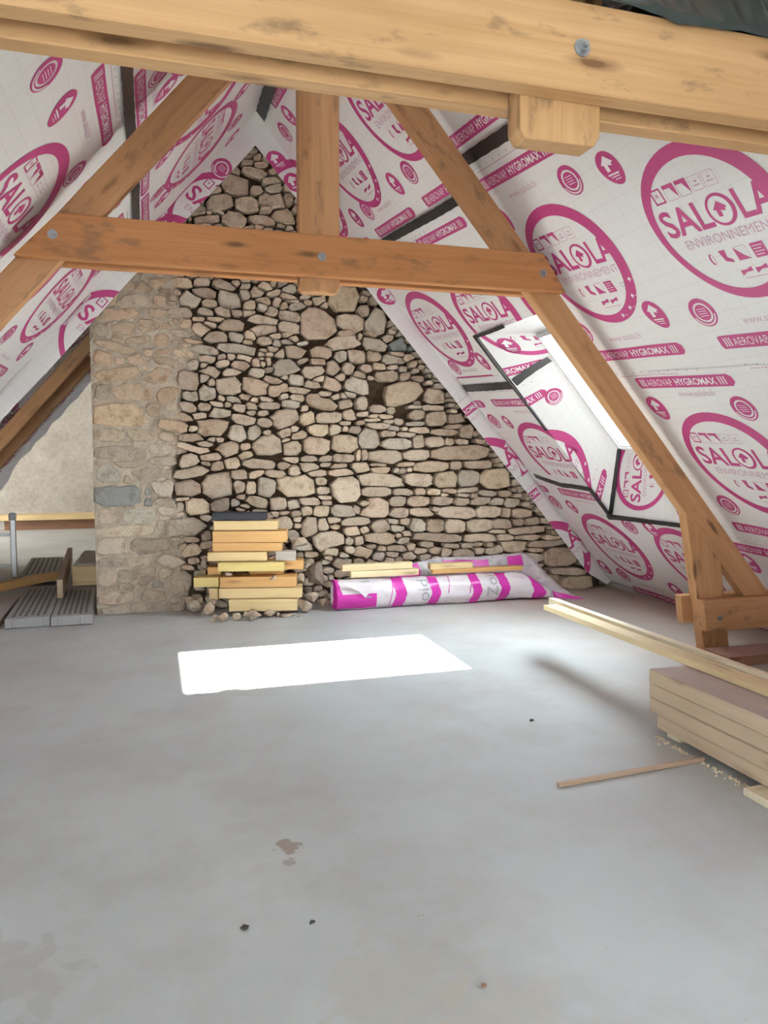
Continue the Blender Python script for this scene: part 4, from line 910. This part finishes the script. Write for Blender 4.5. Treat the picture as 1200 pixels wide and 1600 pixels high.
timber('bearer_block', (2.60, 1.60, .0178), (2.94, 1.60, .0178), .10, .0352, 'white_batten', None, label='packing block under the near end of the timber stack', cat='wood block', org=(2.7, 1.6, 0))
timber('bearer_block', (2.60, 3.36, .0178), (2.94, 3.36, .0178), .10, .0352, 'white_batten', None, label='packing block under the far end of the timber stack', cat='wood block', org=(2.7, 3.34, 0))
zt = zz
timber('batten', (2.845, 1.4, zt+.0185), (2.828, 5.10, zt+.0185), .112, .036, 'batten', None, side=(1, 0, 0), bv=.002, label='wide pale batten on the timber stack, jutting out over the floor, nearer the stack edge', cat='batten', org=(2.785, 2.5, zt))
timber('batten', (2.945, 1.4, zt+.026), (2.935, 5.27, zt+.026), .055, .050, 'white_batten', None, side=(1, 0, 0), bv=.002, label='narrow white batten on the timber stack, the longer and farther of the two', cat='batten', org=(2.865, 2.5, zt))
timber('lath', (1.725, 3.015, .012), (2.562, 3.075, .012), .026, .022, 'lath', None, label='thin dusty lath lying on the floor against the timber stack', cat='lath', org=(2.14, 3.04, 0))
mb = MB()
for k in range(170):
    y = rng.uniform(2.75, 3.45); x = 2.555-abs(rng.normal(0, .018)); r = rng.uniform(.003, .009)
    V = np.array([(0, 0, 1.2), (1, 0, 0), (-.5, .9, 0), (-.5, -.9, 0)])*r*rng.uniform(.6, 1.3, 3); mb.add(V+np.array([x, y, 0]), [[0, 1, 2], [0, 2, 3], [0, 3, 1], [1, 3, 2]])
put('sawdust_crumbs', mb.arr(), mb.F, 'white_batten', None, kind='stuff', label='line of pale crumbs along the foot of the timber stack', cat='debris', gco=mb.arr())

# ================================================================== cut boards piled on rubble by the wall
OFF = [('dark',0.511,7.307,0.936,0.996,7.195,0.919,0.069,0.20),
('pale',0.522,7.285,0.852,1.097,7.152,0.837,0.091,0.24),
('orange',0.508,7.258,0.746,1.173,7.105,0.721,0.107,0.26),
('orange',0.505,7.259,0.654,1.129,7.115,0.619,0.085,0.24),
('pale',0.459,7.249,0.569,0.990,7.127,0.543,0.086,0.22),
('yellow',0.544,7.170,0.481,1.136,7.033,0.449,0.083,0.18),
('orange',0.950,7.276,0.473,1.346,7.185,0.463,0.091,0.18),
('orange',0.464,7.368,0.400,0.586,7.340,0.397,0.082,0.20),
('orange',0.565,7.225,0.338,1.253,7.066,0.297,0.104,0.25),
('yellow',0.332,7.299,0.325,0.557,7.247,0.320,0.096,0.20),
('pale',0.470,7.287,0.193,0.548,7.268,0.191,0.120,0.22),
('pale',0.555,7.217,0.225,1.302,7.045,0.209,0.096,0.25),
('pale',0.638,7.148,0.116,1.251,7.007,0.112,0.114,0.25),
('orange',0.848,7.280,0.357,1.161,7.207,0.351,0.049,0.12),
('white',1.075,7.127,0.540,1.254,7.086,0.542,0.092,0.12),
]
OL = ['dark grey slab lying on top of the pile of cut boards', 'pale board directly under the dark slab of the pile', 'broad orange board second below the dark slab, knotty right end sticking out', 'orange board with a round knot in the middle of the pile',
      'pale board under the two orange boards, its left end set out', 'yellow board standing out at the front, halfway down the pile', 'orange board end behind, sticking out at the right of the pile', 'short orange board end behind the yellow one at the left of the pile',
      'orange board third from the bottom of the pile', 'yellow board end sticking out far left of the pile', 'board end with a white sawn face low at the left of the pile', 'pale board second from the bottom of the pile',
      'bottom board of the pile with a white sawn left end', 'orange board in the gap behind the yellow front board', 'dusty whitish board end lying on the right of the pile']
OZ = [(.931, .069), (.848, .091), (.746, .107), (.650, .083), (.563, .086), (.473, .084), (.462, .088), (.410, .082), (.322, .104), (.322, .092), (.205, .115), (.219, .096), (.113, .110), (.396, .040), (.563, .092)]
MT = dict(dark='dark_slab', pale='offcut_pale', orange='offcut_orange', yellow='offcut_yellow', white='grey_wood')
for (k, xa, ya, za, xb, yb, zb, h, dp), lab in zip(OFF, OL):
    zm, h = OZ[OFF.index((k, xa, ya, za, xb, yb, zb, h, dp))]; dv = np.array([xb-xa, yb-ya, 0]); dv /= np.linalg.norm(dv); nv = np.array([-dv[1], dv[0], 0])*dp/2
    V, F, g = beam(np.array([xa, ya, zm])+nv, np.array([xb, yb, zm])+nv, dp, h-.003, nv, .003)
    put('cut_board', V, F, MT[k], None, gco=g, label=lab, cat='board', org=((xa+xb)/2, (ya+yb)/2+dp/2, zm-h/2), group='cut boards piled by the wall')
def rock(cx, cy, cz, rx, ry, rz, seed):
    r = np.random.default_rng(seed); bm = bmesh.new()
    P = r.normal(size=(15, 3)); P /= np.linalg.norm(P, axis=1)[:, None]; P *= r.uniform(.85, 1.12, (15, 1)); P = np.clip(P, -.86, .86)
    for p in P: bm.verts.new((p[0]*rx, p[1]*ry, p[2]*rz))
    res = bmesh.ops.convex_hull(bm, input=list(bm.verts)); bmesh.ops.delete(bm, geom=[v for v in bm.verts if not v.link_faces], context='VERTS')
    bmesh.ops.bevel(bm, geom=list(bm.edges), offset=min(rx, rz)*.07, segments=1, affect='EDGES')
    V, F, mi = arrays(bm); bm.free(); V[:, 2] += cz; V[:, 0] += cx; V[:, 1] += cy
    if V[:, 2].min() < 0.002: V[:, 2] += .002-V[:, 2].min()
    return V, F
RUB = [(0.571,0.027,0.060,0.048,7.00),(0.509,0.040,0.035,0.030,7.05),(0.697,0.025,0.045,0.040,7.02),(0.847,0.014,0.080,0.055,6.98),(1.003,0.010,0.066,0.038,7.05),(1.083,0.011,0.020,0.025,7.05),(1.172,0.010,0.076,0.020,7.05),(1.353,0.052,0.098,0.072,7.20),(0.458,0.093,0.067,0.072,7.20),(0.336,0.092,0.079,0.079,7.35),(0.290,0.136,0.042,0.042,7.40),(0.378,0.141,0.048,0.042,7.40),(0.481,0.018,0.025,0.015,7.00),(0.783,0.033,0.030,0.030,7.10),(1.277,0.367,0.032,0.026,7.40),(1.361,0.300,0.048,0.058,7.40),(0.637,0.413,0.041,0.020,7.14),(1.042,0.366,0.046,0.031,7.12),(0.496,0.137,0.041,0.036,7.25),(0.414,0.046,0.026,0.021,7.20),(1.264,0.010,0.020,0.010,7.00),(0.422,0.394,0.037,0.053,7.40),(0.441,0.488,0.037,0.059,7.45),(1.466,0.112,0.079,0.058,7.35),(1.562,0.074,0.057,0.052,7.30),(1.531,0.306,0.096,0.160,7.45),(1.361,0.658,0.107,0.064,7.50),(1.287,0.592,0.048,0.048,7.45),(1.434,0.410,0.048,0.043,7.50)]
RUB = [r for r in RUB if not (.5 < r[0] < 1.3 and r[4] > 7.3)]
SLAB = [i for i, r in enumerate(RUB) if abs(r[0]-1.531) < 1e-6][0]
big = {7: 'big reddish stone beside the right end of the bottom cut board', 3: 'pale angular stone in front under the middle of the board pile', 0: 'pale stone in front under the left end of the board pile', SLAB: 'large dark slab of stone leaning on the wall right of the board pile'}
for i, (x, z, rx, rz, y) in enumerate(RUB):
    V, F = rock(x, y, z, rx*1.03, max(rx, rz)*.75, rz*1.03, 300+i)
    c = np.array(POOL[int(rng.integers(len(POOL)))])*rng.uniform(.85, 1.1)
    if i == SLAB: c = np.array((.30, .235, .195))
    tone = 'greyish' if c[2] > c[0]*.70 else ('reddish' if c[1] < c[0]*.755 else 'sandy')
    size = 'large' if rx*rz > .004 else ('small' if rx*rz < .0012 else 'middling')
    where = ('lying in front under the board pile' if y < 7.13 and z < .1 else 'wedged between the cut boards') if (.5 < x < 1.25) else ('at the left foot of the board pile' if x <= .5 and z < .2 else 'left of the board pile by the wall' if x <= .5 else 'right of the board pile, low on the floor' if z < .2 else 'right of the board pile against the wall')
    lab = big.get(i, '%s %s rubble stone %s' % (size, tone, where))
    put('rubble_stone', V, F, 'stone', None, tint=np.tile(c, (len(V), 1)), label=lab, cat='stone', group='rubble around the board pile', org=(x, y, max(0, z-rz)))
rs = [o for o in COL.objects if o.name.startswith('rubble_stone')]
for lab in {o['label'] for o in rs}:
    same = sorted([o for o in rs if o['label'] == lab], key=lambda o: o.location.x)
    if len(same) > 1:
        names = ['left-hand', 'right-hand'] if len(same) == 2 else ['leftmost'] + ['middle']*(len(same) == 3) + ['inner number %d' % k for k in range(2, len(same))]*(len(same) > 3) + ['rightmost']
        for o, nm in zip(same, names): o['label'] = nm+' '+lab
# ================================================================== wrapping film with battens on it
def roll_pt(x, th, o=0.0):
    x = np.asarray(x, float); th = np.asarray(th, float)
    e = np.clip((3.95-x)/.42, 0.0, 1); taper = .42+.58*np.sin(e*math.pi/2)
    wr = .016*noise2(x*2.6, th*1.6, 31)+.006*noise2(x*9, th*4, 32)+.010*np.sin(x*23+th*3)*(1-e)
    ry = (.150+wr)*(.75+.25*taper)+o; rz = (.148+wr)*taper+o
    z = .140*taper+rz*np.sin(th)
    return np.stack([x+0*th, 7.255+ry*np.cos(th+math.pi), np.maximum(z, .003+o)], -1)
nx, nt = 260, 36; V = []; F = []; mi = []
for i in range(nx+1):
    for k in range(nt): V.append(roll_pt(1.66+(3.95-1.66)*i/nx, 2*math.pi*k/nt))
V = np.array(V).reshape(-1, 3)
BANDS = [(1.66, 1.72), (2.25, 2.37), (2.63, 2.73), (3.07, 3.17), (3.38, 3.49), (3.76, 3.90)]
for i in range(nx):
    x = 1.66+(3.95-1.66)*(i+.5)/nx
    for k in range(nt):
        a, b = i*nt+k, i*nt+(k+1) % nt; F.append([a, b, b+nt, a+nt]); th = 2*math.pi*(k+.5)/nt
        sk = .05*math.sin(th*1.5)
        m = any(p-sk*.6 < x < q-sk*.6 for p, q in BANDS) or (x < 2.06 and (th > 2*math.pi-.95 or th < .12))
        mi.append(1 if m else 0)
bag = put('film_roll', V, F, ['film_roll', 'bag_magenta'], None, mi=mi, smooth=True, label='long roll of cloudy wrapping film with bright magenta bands on the floor', cat='plastic film', org=(2.8, 7.255, 0))
lst = []
def wraptext(st, xc, th0, size):
    A = Art(); A.text(st, 0, 0, len(st)*.085*size/.1, size*1.35, 0, 0, 0.0); Vt, Ft, mt = A.finish(.03)
    th = th0+Vt[:, 0]/.15; x = xc-Vt[:, 1]
    lst.append((roll_pt(x, th, .004), Ft, [0]*len(Ft)))
wraptext('oid', 2.60, -.55, .09); wraptext('Zoi', 3.34, -.45, .09); wraptext('roid', 2.0, -.1, .08)
Vv = []; Ff = []; n = 0
for P, f, m in lst: Vv.append(P); Ff += [[i+n for i in q] for q in f]; n += len(P)
put('printed_lettering', np.vstack(Vv), Ff, 'bag_grey', bag, kind='stuff')
for xl in (2.20, 2.80, 3.03):
    Vr = np.array([roll_pt(xl+d+.02*math.sin(t*1.5), t, .004).reshape(3) for t in np.linspace(-.8, 1.6, 16) for d in (0, .008)])
    put('printed_line', Vr, [[2*i, 2*i+1, 2*i+3, 2*i+2] for i in range(15)], 'bag_magenta', bag)
# folded corner at the left end
P = [(1.68, 7.10, .285), (2.02, 7.10, .275), (2.00, 7.085, .20), (1.93, 7.08, .135), (1.86, 7.085, .20)]
put('film_flap', P+[(x, y+.004, z) for x, y, z in P], [[0, 4, 3, 2, 1], [5, 6, 7, 8, 9]], 'film_roll', bag)
# the sheet bunched up against the wall behind it
def H(x): return np.interp(x, [2.05, 2.25, 2.6, 2.9, 3.4, 3.8, 3.95, 4.1, 4.28], [.25, .33, .39, .43, .42, .45, .38, .22, .03])
def sheet_pt(x, t):
    yf = np.interp(x, [2.05, 3.85, 4.02, 4.28], [7.43, 7.43, 7.16, 7.00]); h = H(x)
    y = yf+(7.53-yf)*np.minimum(1, t*1.15)+.018*noise2(x*3.5, t*3, 41)-.01; z = .004+h*np.sin(min(1, t)*math.pi/2)**.8+.016*noise2(x*4, t*4, 42)*t*(1 if t < .95 else .5)
    return (x+.02*noise2(x*2, t*3, 43), min(y, 7.535), max(z, .004))
nx, nt = 90, 22; V = [sheet_pt(2.05+2.23*i/nx, k/nt) for i in range(nx+1) for k in range(nt+1)]; F = []; mi = []
for i in range(nx):
    x = 2.05+2.23*(i+.5)/nx
    for k in range(nt):
        a = i*(nt+1)+k; F.append([a, a+nt+1, a+nt+2, a+1]); t = (k+.5)/nt
        m = (2.34 < x < 2.62 and t > .25 and t < .88) or (2.9 < x < 3.42 and .58 < t < .74) or (3.25 < x < 3.42 and .4 < t < .74) or (3.64 < x < 3.80 and .45 < t < .78) or (x > 4.0 and t < .10)
        mi.append(1 if m else 0)
put('film_sheet', V, F, ['film', 'bag_magenta'], None, mi=mi, smooth=True, label='crumpled clear film with magenta patches heaped against the stone wall', cat='plastic film', org=(3.2, 7.4, 0))
for (x0, x1, z0, z1, y, mt, lab, w, h) in ((1.74, 2.46, .405, .409, 7.27, 'batten', 'upper of the two short battens on the left of the film roll', .09, .062), (1.82, 2.52, .341, .341, 7.25, 'batten', 'lower of the two short battens on the left of the film roll', .09, .062),
                                           (2.66, 3.12, .378, .378, 7.29, 'offcut_pale', 'short batten on top of the long one, on the middle of the film roll', .09, .056), (2.68, 3.68, .328, .328, 7.27, 'offcut_orange', 'long thin batten lying along the right half of the film roll', .08, .042)):
    timber('batten', (x0, y, z0), (x1, y, z1), w, h, mt, None, bv=.002, label=lab, cat='batten', org=((x0+x1)/2, y, z0-h/2))

# ================================================================== things left of the wall
def obox(a, b, rot, c, bv=.003):
    a = np.array(a, float); b = np.array(b, float); V, F = bevel_box(*(b-a), bv); V = V+(a+b)/2; r = math.radians(rot); cc = np.array(c, float)
    R_ = np.array([[math.cos(r), -math.sin(r), 0], [math.sin(r), math.cos(r), 0], [0, 0, 1]]); return (V-cc)@R_.T+cc, F
def deck(x0, x1, y0, y1, rot, z0, label):
    c = ((x0+x1)/2, y0, z0); t = thing('scaffold_deck', label, 'scaffold deck', c)
    V, F = obox((x0, y0+.03, z0+.072), (x1, y1, z0+.088), rot, c); put('deck_plate', V, F, 'scaffold', t)
    for a, b in ((x0, x0+.03), (x1-.03, x1)): V, F = obox((a, y0+.03, z0), (b, y1, z0+.072), rot, c); put('side_rail', V, F, 'scaffold', t)
    V, F = obox((x0-.004, y0, z0+.002), (x1+.004, y0+.03, z0+.09), rot, c, .008); cap = put('end_cap', V, F, 'scaffold', t)
    for xx in (x0+.075, x1-.075): V, F = obox((xx-.018, y0-.012, z0+.012), (xx+.018, y0, z0+.082), rot, c, .004); put('claw', V, F, 'scaffold', cap)
    mb = MB(); nx_ = 6; ny_ = int((y1-y0-.2)/.075)
    for i in range(nx_):
        for j in range(ny_):
            xx = x0+.055+(x1-x0-.11)*i/(nx_-1); yy = y0+.12+.075*j+(.037 if i % 2 else 0)
            V, F = obox((xx-.013, yy-.020, z0+.0865), (xx+.013, yy+.020, z0+.0888), rot, c, 0); mb.add(V, F)
    put('perforations', mb.arr(), mb.F, 'hole_dark', t, kind='stuff')
    return t
deck(-1.262, -.905, 7.22, 8.95, 2.5, 0.0, 'grey perforated scaffold deck on the floor, left one of the pair by the wall end')
deck(-.892, -.555, 7.20, 8.74, 2.5, 0.0, 'grey perforated scaffold deck touching the left end of the stone wall')
deck(-1.50, -1.10, 9.6, 11.3, 4.0, 0.03, 'grey perforated scaffold deck farther back, behind the sloping timber')
V, F, g = beam((-1.50, 7.15, .035), (-1.53, 8.5, .035), .38, .06, (1, 0, 0)); put('grey_board', V, F, 'grey_wood', None, gco=g, label='weathered grey board on the floor left of the scaffold decks', cat='board', org=(-1.5, 7.8, 0))
timber('timber_board', (-.915, 8.12, .185), (-1.06, 10.6, .225), .055, .185, 'sawn', None, side=(1, 0, 0), label='board standing on edge across the scaffold decks', cat='board', org=(-.95, 9.2, .09))
timber('timber_board', (-1.10, 9.40, .14), (-2.25, 8.02, .10), .12, .085, 'offcut_orange', None, side=(0, 1, 0), label='timber lying on the slant at the left picture edge behind the grey board', cat='timber', org=(-1.6, 8.8, .05))
cr = thing('wooden_box', 'open wooden box of boards behind the scaffold decks, next to the wall end', 'box', (-.78, 9.2, .09))
timber('box_board', (-.87, 8.86, .20), (-.56, 8.86, .20), .04, .21, 'offcut_pale', cr, side=(0, 1, 0)); timber('box_board', (-.87, 10.1, .20), (-.56, 10.1, .20), .04, .21, 'offcut_pale', cr, side=(0, 1, 0))
timber('box_board', (-.855, 8.9, .20), (-.855, 10.08, .20), .03, .2, 'sawn', cr, side=(1, 0, 0))
V, F, g = beam((-.72, 8.88, .318), (-.72, 10.1, .318), .26, .022, (1, 0, 0)); put('lid_board', V, F, 'grey_wood', cr, gco=g)
tr = thing('trestle', 'aluminium trestle with rungs standing at the left picture edge', 'trestle', (-1.95, 10.35, 0))
for xx, yy in ((-1.68, 10.35), (-2.22, 10.35)):
    mb = MB(); mb.box((xx-.032, yy-.02, 0), (xx+.032, yy+.02, .74), 0, .006); st_ = put('leg', mb.arr(), mb.F, 'aluminium', tr)
    mb = MB(); mb.box((xx-.045, yy-.03, .70), (xx+.04, yy+.03, .80), 0, .018); put('end_cap', mb.arr(), mb.F, 'white_plastic', st_)
for zz_ in (.15, .53):
    mb = MB(); mb.box((-2.19, 10.335, zz_-.018), (-1.71, 10.365, zz_+.018), 0, .006); put('rung', mb.arr(), mb.F, 'aluminium', tr)
for a, b, z0, z1, m_, lab in (((-3.0, 16.8), (-1.05, 17.4), .20, .30, 'offcut_pale', 'pale board stacked at the far end of the far room floor'), ((-2.9, 16.9), (-1.1, 17.35), .0, .198, 'sole', 'dark timber standing in for the shadow gap under the pale board in the far room')):  # the lower dark timber paints the shadow gap beneath the board
    timber('timber_board', (a[0], (a[1]+b[1])/2, (z0+z1)/2), (b[0], (a[1]+b[1])/2, (z0+z1)/2), b[1]-a[1], z1-z0, m_, None, label=lab, cat='board', org=((a[0]+b[0])/2, (a[1]+b[1])/2, z0))

# ================================================================== dark sheet over the near collar, floor crumbs
def tarp_pt(a, t):
    x = 1.20+1.08*a
    front = np.interp(x, [1.34, 1.45, 1.58, 1.70, 1.85, 2.0, 2.2, 2.84], [2.868, 2.862, 2.838, 2.842, 2.850, 2.846, 2.84, 2.84])
    top = np.interp(x, [1.20, 1.5, 1.75, 2.84], [2.93, 2.98, 3.08, 3.08])
    if t < .25: y = 2.128; z = front+(2.875-front)*t/.25
    else:
        q = (t-.25)/.75; y = 2.130+.26*q; z = 2.875+(top-2.875)*math.sin(math.pi*min(1, q*1.05)*.82)
    am = .0 if t < .2 else min(1, (t-.2)*4)
    fold = math.sin(x*46+3*t)*.55+math.sin(x*21-2*t+1)*.8+math.sin(x*83+9*t)*.25
    return (x+am*.012*math.sin(t*13+x*8), y-.004-.012*am*fold-.003*abs(fold), z+am*.020*fold+.004*noise2(np.array(x*9.), np.array(t*9.), 51))
nx, nt = 110, 30; V = [tarp_pt(i/nx, k/nt) for i in range(nx+1) for k in range(nt+1)]; F = [[i*(nt+1)+k, (i+1)*(nt+1)+k, (i+1)*(nt+1)+k+1, i*(nt+1)+k+1] for i in range(nx) for k in range(nt)]
put('dark_sheet', V, F, 'tarp', None, smooth=True, label='dark crumpled green-grey sheet draped over the nearest truss collar', cat='sheet', org=(2.1, 2.3, 2.87))
CH = [(.245, 2.36, .014, 'dark chip of debris on the open floor, left of the middle'), (.455, 2.33, .011, 'pale chip of debris on the open floor, just right of the dark chip'), (.86, 1.90, .010, 'small reddish chip of debris on the nearer floor'), (2.02, 3.83, .013, 'dark chip of debris on the floor beside the timber stack'), (-.60, 2.36, .010, 'chip of debris on the floor near the left picture edge'), (.80, 2.26, .009, 'grey chip of debris in the middle of the open floor'), (.52, 1.66, .008, 'white chip of debris low in the picture')]
for i, (x, y, r, lab) in enumerate(CH):
    V, F = rock(x, y, r*.5, r*1.3, r, r*.6, 800+i); c = (.10, .09, .08) if 'dark' in lab else ((.35, .2, .15) if 'red' in lab else (.5, .47, .43))
    put('debris_chip', V, F, 'stone', None, tint=np.tile(np.array(c), (len(V), 1)), label=lab, cat='debris', org=(x, y, 0))
